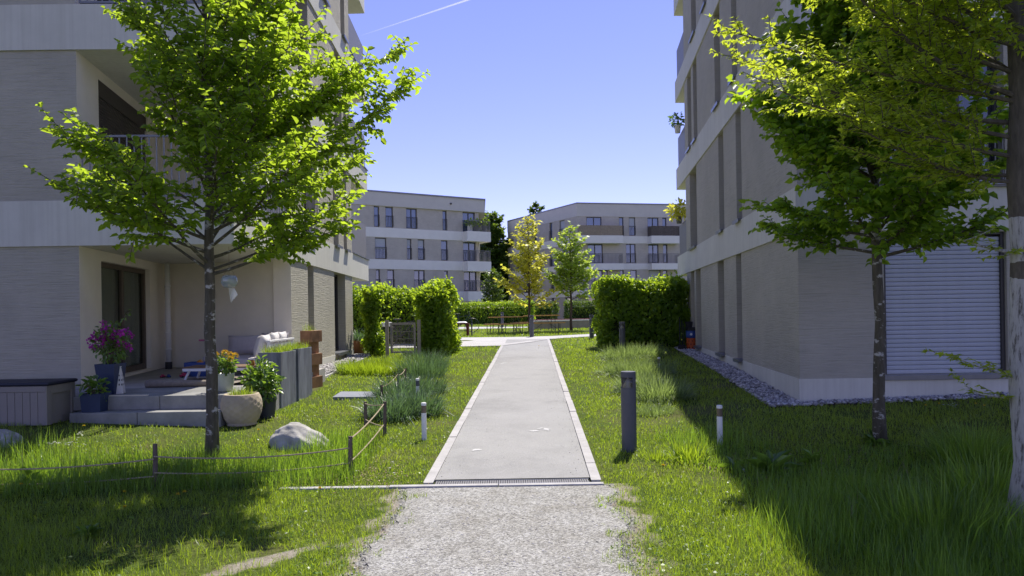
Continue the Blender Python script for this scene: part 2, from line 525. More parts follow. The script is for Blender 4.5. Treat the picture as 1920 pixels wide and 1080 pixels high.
# ------------------------------------------------------------------ the ground
def seg(a, b, st): return list(np.arange(a, b, st))
gx = np.array([-1600, -700, -300, -140, -80] + seg(-50, -14, 3) + seg(-14, 14, 0.35) + seg(14, 50, 3) + [50, 80, 140, 300, 700, 1600], float)
gy = np.array([-300, -80, -30, -10, -3] + seg(0, 26, 0.35) + seg(26, 60, 2) + [60, 80, 110, 160, 300, 700, 1600], float)
X, Y = np.meshgrid(gx, gy)
Z = hz(X, Y) + (vnoise(X * 1.7, Y * 1.7, 3) - 0.5) * 0.03 * (np.abs(X) > 1.3)
nx, ny = len(gx), len(gy)
ii = (np.arange(ny - 1)[:, None] * nx + np.arange(nx - 1)[None]).ravel()
m, t, p, o = new_mat('lawn_ground')
v = coords(t)
def lawn_soil(t, v):
    a = ramp(t, noise(t, v, 1.3, 7, 0.7), [(0.35, (0.065, 0.105, 0.018)), (0.55, (0.10, 0.125, 0.028)), (0.74, (0.15, 0.125, 0.07))])
    b = ramp(t, noise(t, v, 40, 4, 0.7), [(0.3, (0.5, 0.5, 0.5)), (0.7, (1.2, 1.2, 1.2))])
    return mixc(t, 1.0, a, b, 'MULTIPLY')
t.links.new(lawn_soil(t, v), p.inputs['Base Color'])
p.inputs['Roughness'].default_value = 1.0
p.inputs['Specular IOR Level'].default_value = 0.1
bump(t, p, noise(t, v, 55, 4), 0.7, 0.02)
lawn = np_mesh('lawn', np.stack([X.ravel(), Y.ravel(), Z.ravel()], 1),
               np.stack([ii, ii + 1, ii + 1 + nx, ii + nx], 1), np.full(len(ii), 4), m, smooth=True)
tag(lawn, kind='structure')

# path edges, outer side of the kerbs
PA, PB = G(791, 918), G(942, 645)
QA, QB = G(1128, 912), G(1030, 637)
def pl(y): return PA.x + (PB.x - PA.x) * (y - PA.y) / (PB.y - PA.y)
def pr(y): return QA.x + (QB.x - QA.x) * (y - QA.y) / (QB.y - QA.y)
Y0 = 6.42
def strip(name, left, right, m, dz, th=0.06):
    """a sheet with two sampled edges, lying dz above the ground"""
    mb = MB(); n = len(left)
    for (x, y) in left: mb.v.append((x, y, H(min(max(x, -1.1), 1.1) if abs(x) < 1.6 else x, y) + dz))
    for (x, y) in right: mb.v.append((x, y, H(min(max(x, -1.1), 1.1) if abs(x) < 1.6 else x, y) + dz))
    for k in range(2 * n): x, y, z = mb.v[k]; mb.v.append((x, y, z - th))
    for k in range(n - 1):
        mb.f.append((k, n + k, n + k + 1, k + 1))
        mb.f.append((2 * n + k, k, k + 1, 2 * n + k + 1))
        mb.f.append((n + k, 3 * n + k, 3 * n + k + 1, n + k + 1))
    return mb.build(name, m)

def asphalt(name, c):
    m, t, p, o = new_mat(name)
    v = coords(t)
    a = ramp(t, noise(t, v, 0.8, 8, 0.75), [(0.28, tuple(x * 0.78 for x in c)), (0.5, c), (0.72, tuple(x * 1.12 for x in c))])
    b = ramp(t, noise(t, v, 120, 3, 0.7), [(0.32, (0.62,) * 3), (0.5, (1,) * 3), (0.7, (1.25,) * 3)])
    q = mixc(t, 0.8, a, b, 'MULTIPLY')
    blot = ramp(t, noise(t, v, 5.0, 2, 0.5), [(0.79, (0, 0, 0)), (0.84, (0.6, 0.6, 0.6))])
    t.links.new(mixc(t, blot, q, (0.62, 0.61, 0.60)), p.inputs['Base Color'])
    p.inputs['Roughness'].default_value = 0.9
    p.inputs['Specular IOR Level'].default_value = 0.3
    bump(t, p, noise(t, v, 140, 3), 0.5, 0.004)
    return m

PATHM = asphalt('pale_asphalt', (0.30, 0.298, 0.293))
CROSSM = asphalt('cross_path_asphalt', (0.44, 0.43, 0.42))
ys = np.linspace(Y0 + 0.12, 25.2, 60)
KW = 0.085
path = strip('footpath', [(pl(y) + KW, y) for y in ys], [(pr(y) - KW, y) for y in ys], PATHM, 0.022)
tag(path, kind='structure')
for fn, sg in ((pl, 1), (pr, -1)):
    y = Y0 - 0.02; k = 0
    ye = 22.3 if sg == 1 else 24.9
    while y < ye:
        L = 0.62 if (k == 0 and sg == -1) else 1.0
        y2 = min(y + L, ye)
        mb = MB()
        x0, x1 = fn(y + 0.004), fn(y2 - 0.004)
        dz = R.uniform(0.03, 0.042)
        za, zb = H(0, y) + dz, H(0, y2) + dz
        e = sg * (KW - 0.004)
        vs = [(x0, y + .004, za), (x0 + e, y + .004, za), (x1 + e, y2 - .004, zb), (x1, y2 - .004, zb)]
        vs += [(a_, b_, c_ - 0.12) for a_, b_, c_ in vs]
        mb.add(vs, [(0, 1, 2, 3), (0, 1, 5, 4), (1, 2, 6, 5), (2, 3, 7, 6), (3, 0, 4, 7)])
        mb.build('kerb_stone', KERB, path, bevel=0.006)
        y = y2; k += 1

crossing = strip('cross_path', [(-16, 21.0), (-6, 21.7), (-2.1, 22.2), (-0.36, 22.3), (0.6, 23.6), (1.33, 25.0), (2.9, 26.5), (12, 31)],
                 [(-16, 28.4), (-6, 27.9), (-2.6, 27.5), (-0.4, 27.2), (0.5, 27.15), (1.6, 27.5), (3.2, 28.9), (12, 34)], CROSSM, 0.034)
tag(crossing, kind='structure')
far_path = strip('far_path', [(-22, 37.0), (-8, 37.2), (-2, 37.6), (1, 38.6)], [(-22, 41.8), (-8, 41.8), (-2, 41.4), (1, 40.0)], CROSSM, 0.012)
tag(far_path, kind='structure')

# gravel path in front of the drain
gl, gr_ = [], []
for y in np.linspace(-6, 6.28, 180):
    wob = (vnoise(y * 2.1, 0, 5) - 0.5) * 0.18 + (vnoise(y * 9, 0, 15) - 0.5) * 0.06
    wob2 = (vnoise(y * 2.3, 9, 6) - 0.5) * 0.16 + (vnoise(y * 9, 9, 16) - 0.5) * 0.06
    t_ = (y - 4.24) / (6.3 - 4.24)
    gl.append((-0.93 + 0.05 * max(t_, -1) + wob, y)); gr_.append((0.74 + 0.10 * max(t_, -1) + wob2, y))
m, t, p, o = new_mat('gravel_path')
v = coords(t)
def gravel_colour(t, v):
    vo = t.nodes.new('ShaderNodeTexVoronoi'); vo.inputs['Scale'].default_value = 85
    t.links.new(v, vo.inputs['Vector'])
    cs = t.nodes.new('ShaderNodeSeparateColor'); t.links.new(vo.outputs['Color'], cs.inputs[0])
    a = ramp(t, cs.outputs[0], [(0.0, (0.15, 0.148, 0.138)), (0.5, (0.29, 0.288, 0.275)), (1.0, (0.47, 0.467, 0.45))])
    b = ramp(t, noise(t, v, 2.2, 6, 0.7), [(0.35, (0.76, 0.735, 0.68)), (0.62, (1.05, 1.05, 1.04))])
    return mixc(t, 1.0, a, b, 'MULTIPLY'), vo.outputs['Distance']
gc_, gd_ = gravel_colour(t, v)
t.links.new(gc_, p.inputs['Base Color'])
p.inputs['Roughness'].default_value = 0.95
bump(t, p, gd_, 0.9, -0.008)
gravel_path = strip('gravel_path', gl, gr_, m, 0.0175, .006)
tag(gravel_path, kind='structure')
n = 26000
yy = 1 / NR.uniform(1 / 6.32, 1 / 3.2, n); xx = NR.uniform(-1.05, 0.9, n)
edge = np.interp(yy, [q[1] for q in gl], [q[0] for q in gl]); edg2 = np.interp(yy, [q[1] for q in gr_], [q[0] for q in gr_])
ok = (xx > edge + -np.abs(NR.normal(0, 0.10, n))) & (xx < edg2 + np.abs(NR.normal(0, 0.10, n)))
xx, yy = xx[ok], yy[ok]
sz = NR.uniform(0.005, 0.014, len(xx)) * np.where(NR.random(len(xx)) < 0.07, 2.0, 1)
tag(stones('gravel', np.stack([xx, yy, hz(np.clip(xx, -1.1, 1.1), yy) + 0.016], 1), sz, CHIPS), kind='stuff')

# bare worn patch in the lawn at the lower left, a thin sheet of trodden earth
EARTH = M('trodden_earth', (0.25, 0.215, 0.165), 0.98, 0.25, 9, 0.5, 70, c2=(0.37, 0.33, 0.265))
def worn(x, y):
    """0..1, where the grass is worn away"""
    c1 = np.exp(-(((x + 1.65 - 0.9 * (y - 4.47)) / 0.10) ** 2 + ((y - 4.47) / 0.26) ** 2))
    return np.clip(1.5 * c1, 0, 1)
def grid_sheet(name, x0, x1, y0, y1, st, fn, m, dz, parent=None):
    """thin sheet with a ragged outline: the cells where fn is over a half"""
    xs, ys_ = np.arange(x0, x1, st), np.arange(y0, y1, st)
    X_, Y_ = np.meshgrid(xs, ys_); k = len(xs)
    on = fn(X_[:-1, :-1] + st / 2, Y_[:-1, :-1] + st / 2) > .5
    X_ = X_ + (vnoise(X_ * 31, Y_ * 31, 61) - .5) * st * .7; Y_ = Y_ + (vnoise(X_ * 29, Y_ * 33, 62) - .5) * st * .7
    a, b = np.nonzero(on); q = a * k + b
    L_ = np.stack([q, q + 1, q + 1 + k, q + k], 1)
    used, inv = np.unique(L_.ravel(), return_inverse=True)
    V_ = np.stack([X_.ravel(), Y_.ravel(), (hz(X_, Y_) + dz).ravel()], 1)[used]
    return np_mesh(name, V_, inv, np.full(len(q), 4), m, parent)
lawn_bump = lambda x, y: (vnoise(x * 1.7, y * 1.7, 3) - 0.5) * 0.03 * (np.abs(x) > 1.3)
_ge = lambda y, q: np.interp(y, [a[1] for a in q], [a[0] for a in q])
# trodden ground by the gravel: the lawn soil turning to bare earth and grit
fx, fy = np.arange(-2.9, 2.2, .03), np.arange(2.4, 6.36, .03)
FX, FY = np.meshgrid(fx, fy)
de = np.minimum(np.abs(FX - _ge(FY, gl)), np.abs(FX - _ge(FY, gr_)))
bare = np.maximum(worn(FX, FY) * 1.1 + .6 * (vnoise(FX * 15, FY * 15, 63) - .5), 1.0 - de / .30 + .9 * (vnoise(FX * 9, FY * 9, 65) - .5))
ed_ = np.minimum.reduce([FX + 2.9, 2.17 - FX, FY - 2.4]) / .3
bare = np.clip(bare * np.clip(ed_, 0, 1), 0, 1) + np.clip(1.15 - de / .10 + .8 * (vnoise(FX * 18, FY * 18, 70) - .5), 0, 1) * np.clip(ed_, 0, 1)
m, t, p, o = new_mat('trodden_ground')
v = coords(t)
a = lawn_soil(t, v)
b = mixc(t, 1.0, ramp(t, noise(t, v, 5, 6, 0.7), [(0.35, (0.24, 0.205, 0.155)), (0.65, (0.36, 0.33, 0.28))]), ramp(t, noise(t, v, 70, 4, 0.7), [(0.3, (0.6, 0.6, 0.6)), (0.7, (1.2, 1.2, 1.2))]), 'MULTIPLY')
at = t.nodes.new('ShaderNodeAttribute'); at.attribute_name = 'var'
hf = t.nodes.new('ShaderNodeMath'); hf.operation = 'MULTIPLY'; hf.inputs[1].default_value = .5; t.links.new(at.outputs['Fac'], hf.inputs[0])
q = mixc(t, ramp(t, hf.outputs[0], [(0.12, (0, 0, 0)), (0.32, (1, 1, 1))]), a, b)
t.links.new(mixc(t, ramp(t, hf.outputs[0], [(0.55, (0, 0, 0)), (0.85, (1, 1, 1))]), q, gravel_colour(t, v)[0]), p.inputs['Base Color'])
p.inputs['Roughness'].default_value = 1.0
p.inputs['Specular IOR Level'].default_value = 0.1
bump(t, p, noise(t, v, 60, 5), 0.8, 0.02)
kx, ky = len(fx), len(fy)
ii = (np.arange(ky - 1)[:, None] * kx + np.arange(kx - 1)[None]).ravel()
tg = np_mesh('trodden_ground', np.stack([FX.ravel(), FY.ravel(), (hz(FX, FY) + np.maximum(lawn_bump(FX, FY), 0) + .009 + .006 * (vnoise(FX * 12, FY * 12, 69) - .5)).ravel()], 1), np.stack([ii, ii + 1, ii + 1 + kx, ii + kx], 1), np.full(len(ii), 4), m, var=bare.ravel(), smooth=True)
tag(tg, kind='structure')
SPL = M('chalk_white', (.50, .50, .50), .9, .15)
for px, py, r_, sd0 in ((1022, 808, .12, 1), (895, 848, .06, 2), (944, 683, .12, 3), (1000, 812, .07, 4)):
    q_ = G(px, py)
    grid_sheet('chalk_splash', q_.x - 3 * r_, q_.x + 3 * r_, q_.y - 3 * r_, q_.y + 3 * r_, .012,
        lambda x, y: .95 - np.hypot(x - q_.x, (y - q_.y) * .8) / r_ + 1.5 * (vnoise(x * 22 + sd0, y * 22, 67 + sd0) - .5) + .9 * (vnoise(x * 60, y * 60, 68) - .5), SPL, .026, path)

# edging strip across the lawn end, drain channel
ed = bpy.data.objects.new('path_edging', None); COL.objects.link(ed); tag(ed, kind='structure')
ed.location = (0, Y0 - 0.1, 0)
e0, e1 = G(520, 922), G(1128, 914)
x = e0.x
while x < e1.x + 0.02:
    x2 = min(x + 1.0, e1.x + 0.03)
    if x2 - x < 0.05: break
    yA = Y0 - 0.085
    MB().box((x + 0.003, yA - 0.04, -0.1), (x2 - 0.003, yA + 0.03, 0.03 + R.uniform(-0.004, 0.004))).build('edging_stone', KERB, ed, world=True, bevel=0.006)
    x = x2
n = 900
yy = NR.uniform(Y0 + .2, 22, n); e_ = np.abs(NR.normal(0, .10, n)); sd_ = NR.random(n) < .5
xx = np.where(NR.random(n) < .25, NR.uniform(-.6, .7, n), np.where(sd_, pl(yy) + KW + .01 + e_, pr(yy) - KW - .01 - e_))
tag(stones('grit', np.stack([xx, yy, hz(np.clip(xx, -1.1, 1.1), yy) + .0235], 1), NR.uniform(.004, .013, n), CHIPS), kind='stuff')
dr = thing('drain_channel', 'long steel drain grate across the foot of the asphalt path', 'drain grate', (0, Y0 + 0.02, 0))
da, db = pl(Y0) + KW + 0.01, pr(Y0) - KW - 0.01
mb = MB()
mb.box((da, -0.065, 0.0), (db, -0.052, 0.024)); mb.box((da, 0.075, 0.0), (db, 0.088, 0.024))
mb.build('channel_frame', SILL, dr)
MB().box((da, -0.052, -0.02), (db, 0.075, 0.003)).build('channel', FRAME_DK, dr)
mb = MB(); x = da + 0.01
while x < db - 0.02:
    mb.box((x, -0.052, 0.012), (x + 0.014, 0.075, 0.021)); x += 0.021
for q in (-0.012, 0.03): mb.box((da, q, 0.009), (db, q + 0.005, 0.0185))
g_ = mb.build('grate_bars', RAIL_GR, dr); g_['kind'] = 'stuff'

# ------------------------------------------------------------------ facades
def FT(p0, p1, left_out):
    """local frame of a facade: s along, n outward, z up"""
    p0, p1 = Vector((p0[0], p0[1])), Vector((p1[0], p1[1]))
    d = (p1 - p0).normalized()
    n = Vector((-d.y, d.x)) if left_out else Vector((d.y, -d.x))
    return Matrix(((d.x, n.x, 0, p0.x), (d.y, n.y, 0, p0.y), (0, 0, 1, 0), (0, 0, 0, 1))), (p1 - p0).length

def wall_faces(mb, T, L, z0, z1, ops, depth=0.2):
    ss = sorted({0.0, L, *[o[0] for o in ops], *[o[1] for o in ops]})
    zs = sorted({z0, z1, *[o[2] for o in ops], *[o[3] for o in ops]})
    for a, b in zip(ss, ss[1:]):
        for c, d in zip(zs, zs[1:]):
            if any(o[0] - 1e-6 <= a and b <= o[1] + 1e-6 and o[2] - 1e-6 <= c and d <= o[3] + 1e-6 for o in ops): continue
            mb.add([(a, 0, c), (b, 0, c), (b, 0, d), (a, 0, d)], [(0, 1, 2, 3)], T)
    for a, b, c, d in [o[:4] for o in ops]:
        for q in (((a, 0, c), (a, -depth, c), (a, -depth, d), (a, 0, d)), ((b, 0, c), (b, -depth, c), (b, -depth, d), (b, 0, d)),
                  ((a, 0, c), (b, 0, c), (b, -depth, c), (a, -depth, c)), ((a, 0, d), (b, 0, d), (b, -depth, d), (a, -depth, d))):
            mb.add(q, [(0, 1, 2, 3)], T)
    return mb

def window(parent, T, a, b, c, d, depth=0.2, frame=FRAME_DK, pane=GLASS, sill=True, mull=1, bar=0.055, sillm=SILL, curtain=False, name='window', sw=0.09):
    mb = MB(); n0, n1 = -depth - 0.05, -depth + 0.02
    e = 0.004
    mb.box((a + e, n0, c + e), (a + bar, n1, d - e), T); mb.box((b - bar, n0, c + e), (b - e, n1, d - e), T)
    mb.box((a + bar, n0, c + e), (b - bar, n1, c + bar + 0.02), T); mb.box((a + bar, n0, d - bar), (b - bar, n1, d - e), T)
    for k in range(1, mull):
        q = a + (b - a) * k / mull
        mb.box((q - bar * 0.6, n0 + .004, c + bar + .02), (q + bar * 0.6, n1 - .004, d - bar), T)
    f = mb.build(name, frame, parent, world=True)
    g = MB().box((a + bar, n0 + 0.02, c + bar + .02), (b - bar, n0 + 0.032, d - bar), T)
    po = g.build('pane', pane, f); q = parent.location
    po.location = (-q.x, -q.y, -q.z)
    if sill:
        so_ = MB().box((a - 0.02, -depth + 0.02, c - 0.015), (b + 0.02, sw, c + 0.018), T)
        so_.box((a - 0.02, sw - 0.012, c - 0.05), (b + 0.02, sw, c - 0.0151), T)
        si = so_.build('window_sill', sillm, f); si.location = (-q.x, -q.y, -q.z)
    if curtain:
        mb = MB(); n = 26
        for k in range(n):
            s0, s1 = a + (b - a) * k / n, a + (b - a) * (k + 1) / n
            w0, w1 = 0.03 * math.sin(k * 2.3), 0.03 * math.sin((k + 1) * 2.3)
            mb.add([(s0, -depth - .10 + w0, c + .05), (s1, -depth - .10 + w1, c + .05), (s1, -depth - .10 + w1, d - .05), (s0, -depth - .10 + w0, d - .05)], [(0, 1, 2, 3)], T)
        cu = mb.build('curtain', CURTAIN, f, smooth=True); cu.location = (-q.x, -q.y, -q.z)
    return f

def rail_bars(parent, T, s0, s1, z0, z1, n=0.0, m=RAIL_LT, step=0.105, bw=0.014, label=None):
    mb = MB()
    mb.box((s0, n - 0.02, z1 - 0.03), (s1, n + 0.02, z1), T)
    f = mb.build('railing', m, parent, world=True)
    q = parent.location
    MB().box((s0, n - 0.014, z0 + 0.05), (s1, n + 0.014, z0 + 0.08), T).build('bottom_rail', m, f).location = (-q.x, -q.y, -q.z)
    bar = MB().box((-bw / 2, -bw / 2, z0 + 0.08), (bw / 2, bw / 2, z1 - 0.03)).build('railing_bar', m, f)
    k = max(1, int((s1 - s0) / step))
    for i in range(k + 1):
        p_ = T @ Vector((s0 + bw / 2 + (s1 - s0 - bw) * i / k, n, 0))
        o = bar if i == 0 else share(bar, f, (0, 0, 0))
        o.location = (p_.x - q.x, p_.y - q.y, -q.z)
        o.rotation_euler = (0, 0, math.atan2(T[1][0], T[0][0]))
    return f

def son(T, px, py):
    """facade coordinate s seen at a pixel"""
    rx, _ = ray(px, py)
    dx, dy, x0, y0 = T[0][0], T[1][0], T[0][3], T[1][3]
    return (rx * y0 - x0) / (dx - rx * dy)

def zat(T, s, px, py):
    y = T[1][3] + T[1][0] * s
    return CAM_Z + ray(px, py)[1] * y

ZB = [2.68, 5.58, 8.48, 11.38]
ZT = [3.35, 6.25, 9.15, 12.25]

# ------------------------------------------------------------------ apartment house on the right
R0, R1 = Vector((4.17, 10.08)), Vector((5.37, 21.2))
TR, LR = FT(R0, R1, True)
TF, LF = FT(R0, (15.0, 10.02), False)
rb = thing('apartment_house', 'grey plastered apartment house with a closed silver shutter at ground level', 'apartment house', (9.0, 15.0, 0.2))
def loc_w(mb, name, m, par, **k): return mb.build(name, m, par, world=True, **k)
def ext(T, s, n): q = T @ Vector((s, n, 0)); return (q.x, q.y)
foot = [ext(TR, -0.03, 0.03), ext(TR, 13.1, 0.03), (8.6, 23.3), (8.6, 21.4), (15.0, 21.4), (15.0, 9.99)]
for k in range(4):
    loc_w(MB().prism(foot, ZB[k] + (0.02 if k == 0 else 0), ZT[k]), 'facade_band', BAND, rb)
loc_w(MB().prism([(a * 1.0 + (0.03 if i > 1 else -0.06), b + (0.06 if i in (1, 2) else -0.06 if i in (0, 5) else 0)) for i, (a, b) in enumerate(foot)], 12.251, 12.31), 'roof_edge', SILL, rb)
loc_w(MB().prism([ext(TR, -0.012, 0.012), ext(TR, LR, 0.012), (15.0, 21.3), (15.0, 10.008)], -0.4, 0.56), 'plinth', BAND, rb)
side = [[(1347.4, 1358.9, 600), (1381.7, 1391.5, 600), (1296.5, 1303, 600), (1306, 1315, 600)],
        [(1380, 1390, 300), (1347, 1356.5, 300), (1293, 1305.6, 330)],
        [(1339, 1350, 100), (1372, 1382, 100), (1300, 1307, 200), (1289, 1296, 200)],
        [(1296, 1305, 40), (1318, 1326, 0), (1342, 1352, -40)]]
for k in range(4):
    z0 = 0.56 if k == 0 else ZT[k - 1]
    z1 = ZB[k] + (0.02 if k == 0 else 0)
    ops = []
    for a, b, py in side[k]:
        s1_, s0_ = son(TR, a, py), son(TR, b, py)
        ops.append((s0_, s1_, z0 + 0.002, z1 - 0.002))
    mb = wall_faces(MB(), TR, LR, z0, z1, ops, 0.24)
    fo = [(1.24, 3.02, 0.60, 2.66)] if k == 0 else [(1.24, 3.02, z0 + 0.03, z1 - 0.03)]
    wall_faces(mb, TF, LF, z0, z1, fo, 0.16)
    TB, LB = FT(R1, (15.0, 21.35), True)
    wall_faces(mb, TB, LB, z0, z1, [])
    TE, LE = FT((15.0, 10.02), (15.0, 21.35), False)
    wall_faces(mb, TE, LE, z0, z1, [])
    loc_w(mb, 'wall', PL_GREY, rb)
    for q in ops: window(rb, TR, *q[:4], depth=0.24, mull=1)
    if k > 0:
        window(rb, TF, *fo[0], depth=0.16, mull=3, frame=FRAME_DK)
        rail_bars(rb, TF, 1.2, 3.06, z0 - 0.1, z0 + 0.95, 0.06, RAIL_GR)
# the closed shutter, slat by slat
a, b, c, d = 1.24, 3.02, 0.60, 2.66
shf = loc_w(MB().box((a + .051, -0.13, d - .035), (b - .051, -0.055, d - 0.003), TF), 'roller_shutter', FRAME_DK, rb)
for q0, q1 in ((a + .003, a + .05), (b - .05, b - .003)):
    MB().box((q0, -0.14, c), (q1, -0.05, d - 0.003), TF).build('guide_rail', FRAME_DK, shf).location = (-rb.location.x, -rb.location.y, -rb.location.z)
mb = MB().box((a - 0.03, -0.15, c - 0.075), (b + 0.03, 0.05, c - 0.001), TF)
loc_w(mb, 'window_sill', SILL, rb, bevel=0.004)
pitch = 0.0643; slat = None
k = 0
while c + k * pitch < d - 0.08:
    z = c + k * pitch + 0.004
    if slat is None:
        mb = MB(); pr_ = [(-0.095, 0.0), (-0.089, 0.004), (-0.086, 0.018), (-0.085, 0.040), (-0.088, 0.053), (-0.095, 0.060), (-0.11, 0.0605), (-0.11, 0.0)]
        x0_, x1_ = a + 0.051, b - 0.051
        vs = [(x0_, n_, z_) for n_, z_ in pr_] + [(x1_, n_, z_) for n_, z_ in pr_]
        mb.add(vs, [(i, (i + 1) % 8, 8 + (i + 1) % 8, 8 + i) for i in range(8)] + [tuple(range(8)), tuple(range(8, 16))], TF)
        slat = mb.build('slat', SHUT, shf)
        slat.location = (-rb.location.x, -rb.location.y, -rb.location.z + z)
    else:
        share(slat, shf, (-rb.location.x, -rb.location.y, -rb.location.z + z))
    k += 1
loc_w(MB().box((a, -0.16, c), (b, -0.152, d), TF), 'window_backing', BLACKP, rb)
# rear balconies: dark side screens on the slabs
for k in range(3):
    z = ZT[k]
    mb = MB().box((LR + 0.05, -0.06, z + 0.002), (13.0, -0.03, z + 1.02), TR)
    mb.box((12.97, -2.9, z + 0.002), (13.0, -0.0601, z + 1.02), TR)
    loc_w(mb, 'balcony_screen', RAIL_GR, rb)

# ------------------------------------------------------------------ apartment house on the left
lb = thing('apartment_house', 'apartment house with open corner loggias and a ground floor terrace', 'apartment house', (-9.0, 15.0, 0.2))
A_ = Vector((-6.40, 10.27)); A0 = Vector((-22.0, 10.20)); BC = Vector((-7.07, 14.1))
S0 = Vector((-4.28, 13.45)); S1 = Vector((-4.556, 19.85)); CF = Vector((-4.147, 10.34))
TS, LS = FT(S0, S1, False)
TL, LL = FT(A0, A_, False)
TD, LD = FT(A_, BC, False)
TK, LK = FT(BC, S0, False)
TC, LC = FT(CF, S1, False)          # whole side line from the free corner
sdir = Vector((TS[0][0], TS[1][0])); sn = Vector((TS[0][1], TS[1][1]))
E1 = S0 + sdir * 9.1
footL = [(A0.x, A0.y - 0.03), (A_.x, A_.y - 0.03), (CF.x + 0.03, CF.y - 0.03), (E1.x + 0.03, E1.y), (-7.6, E1.y + 0.1), (-7.6, 19.95), (-22.0, 19.95)]
for k in range(4):
    loc_w(MB().prism(footL, ZB[k], ZT[k]), 'facade_band', BAND, lb)
loc_w(MB().prism([(x + (0.05 if x > -6 else 0), y + (-0.05 if y < 12 else 0.05)) for x, y in footL], 12.251, 12.31), 'roof_edge', SILL, lb)
side = [[(578.6, 589.5, 620), (628, 648.5, 620)], [(571, 591, 420), (625, 634.5, 420), (644, 650, 420)],
        [(560, 579, 200), (628, 640, 200), (643.5, 649.5, 200)], [(600, 612, 60), (638.5, 646, 60)]]
for k in range(4):
    z0 = 0.0 if k == 0 else ZT[k - 1]
    z1 = ZB[k]
    ops = []
    for a, b, py in side[k]:
        ops.append((son(TS, a, py), son(TS, b, py), (0.62 if k == 0 else z0 + 0.002), z1 - 0.002))
    mb = wall_faces(MB(), TS, LS, z0, z1, ops, 0.22)
    wall_faces(mb, TL, LL, z0, z1, [])
    # closing walls behind the rear balconies and at the far end
    T2, L2 = FT(S1, (-7.6, 19.93), True); wall_faces(mb, T2, L2, z0, z1, [])
    T3, L3 = FT((-7.6, 19.93), (-22, 19.93), True); wall_faces(mb, T3, L3, z0, z1, [])
    T4, L4 = FT(A0, (-22, 19.93), True); wall_faces(mb, T4, L4, z0, z1, [])
    loc_w(mb, 'wall', PL_GREY, lb)
    if k == 0:
        loc_w(MB().box((0.02, 0.002, -0.3), (ops[1][0] - 0.02, 0.014, 0.60), TS).box((ops[1][1] + 0.02, 0.002, -0.3), (LS, 0.014, 0.60), TS), 'plinth', BAND, lb)
    for i, q in enumerate(ops):
        window(lb, TS, *q[:4], depth=0.22, mull=2 if (q[1] - q[0]) > 1.2 else 1, sw=0.11)
    if k == 1: rail_bars(lb, TS, ops[0][0] - 0.02, ops[0][1] + 0.02, z0, z0 + 0.95, 0.05, RAIL_GR)
    # loggia walls
    zf = 0.58 if k == 0 else z0
    s0_, s1_ = son(TD, 191, 590), son(TD, 282, 590)
    dop = [(s0_, s1_, zf + 0.05, z1 - 0.16)]
    mb = wall_faces(MB(), TD, LD, zf, z1, dop, 0.1)
    wall_faces(mb, TK, LK, zf, z1, [])
    # inner end of the side wall towards the loggia
    T5, L5 = FT(S0, S0 + Vector((-0.35, 0.02)), True); wall_faces(mb, T5, 0.0 + L5, zf, z1, [])
    loc_w(mb, 'loggia_wall', PL_CREAM, lb)
    window(lb, TD, *dop[0], depth=0.1, mull=2, frame=FRAME_BR, pane=GLASS_DOOR, sill=False, bar=0.085, curtain=(k == 0), name='terrace_door')
    if k >= 1:
        # roller shutter lowered half way
        mb = MB().box((s0_ + .05, -0.06, z1 - 0.42), (s1_ - .05, -0.01, z1 - 0.162), TD)
        shf = loc_w(mb, 'roller_shutter', SHUT_DK, lb)
        slat = None
        for i in range(26 if k == 1 else 6):
            z = z1 - 0.42 - 0.045 * (i + 1)
            if slat is None:
                slat = MB().box((s0_ + .06, -0.045, 0.002), (s1_ - .06, -0.028, 0.041), TD).build('slat', SHUT_DK, shf, bevel=0.006)
            o = slat if i == 0 else share(slat, shf, (0, 0, 0))
            o.location = (-lb.location.x, -lb.location.y, -lb.location.z + z)
    if k in (1, 2, 3):
        TG, LG = FT(A_, CF, False)
        rail_bars(lb, TG, 0.03, LG - 0.03, z0, z0 + 0.98, -0.06, RAIL_LT)
        rail_bars(lb, TC, 0.05, (S0 - CF).length - 0.03, z0, z0 + 0.98, -0.06, RAIL_LT)
        loc_w(MB().box((0.0, -0.10, z0 + 0.001), ((S0 - CF).length - 0.02, 0.05, z0 + 0.025), TC), 'parapet_cap', WHITE, lb)
    if k < 3:
        z = ZT[k]
        mb = MB().box((LS + 0.05, -0.07, z + 0.002), (9.05, -0.03, z + 1.12), TS)
        mb.box((9.02, -2.9, z + 0.002), (9.05, -0.0701, z + 1.12), TS)
        loc_w(mb, 'balcony_screen', RAIL_GR, lb)
        loc_w(MB().box((LS + 0.03, -0.025, z + 0.001), (9.14, 0.07, z + 0.03), TS), 'balcony_coping', SILL, lb)
pts = [P(325, 470, 13.9), P(325, 700, 13.9)]
dp = MB().tube([(pts[1].x, 13.72, 0.58), (pts[1].x, 13.72, 2.67)], 0.05, 14)
for z in (0.95, 1.28, 1.5, 2.2): dp.tube([(pts[1].x, 13.72, z), (pts[1].x, 13.72, z + 0.035)], 0.062, 14)
dpo = loc_w(dp, 'downpipe', WHITE, lb, smooth=True)
tag(MB().tube([(pts[1].x, 13.72, 0.581), (pts[1].x, 13.72, 0.72)], 0.064, 14).build('pipe_shoe', BLACKP, dpo), None).location = (-lb.location.x, -lb.location.y, -lb.location.z)

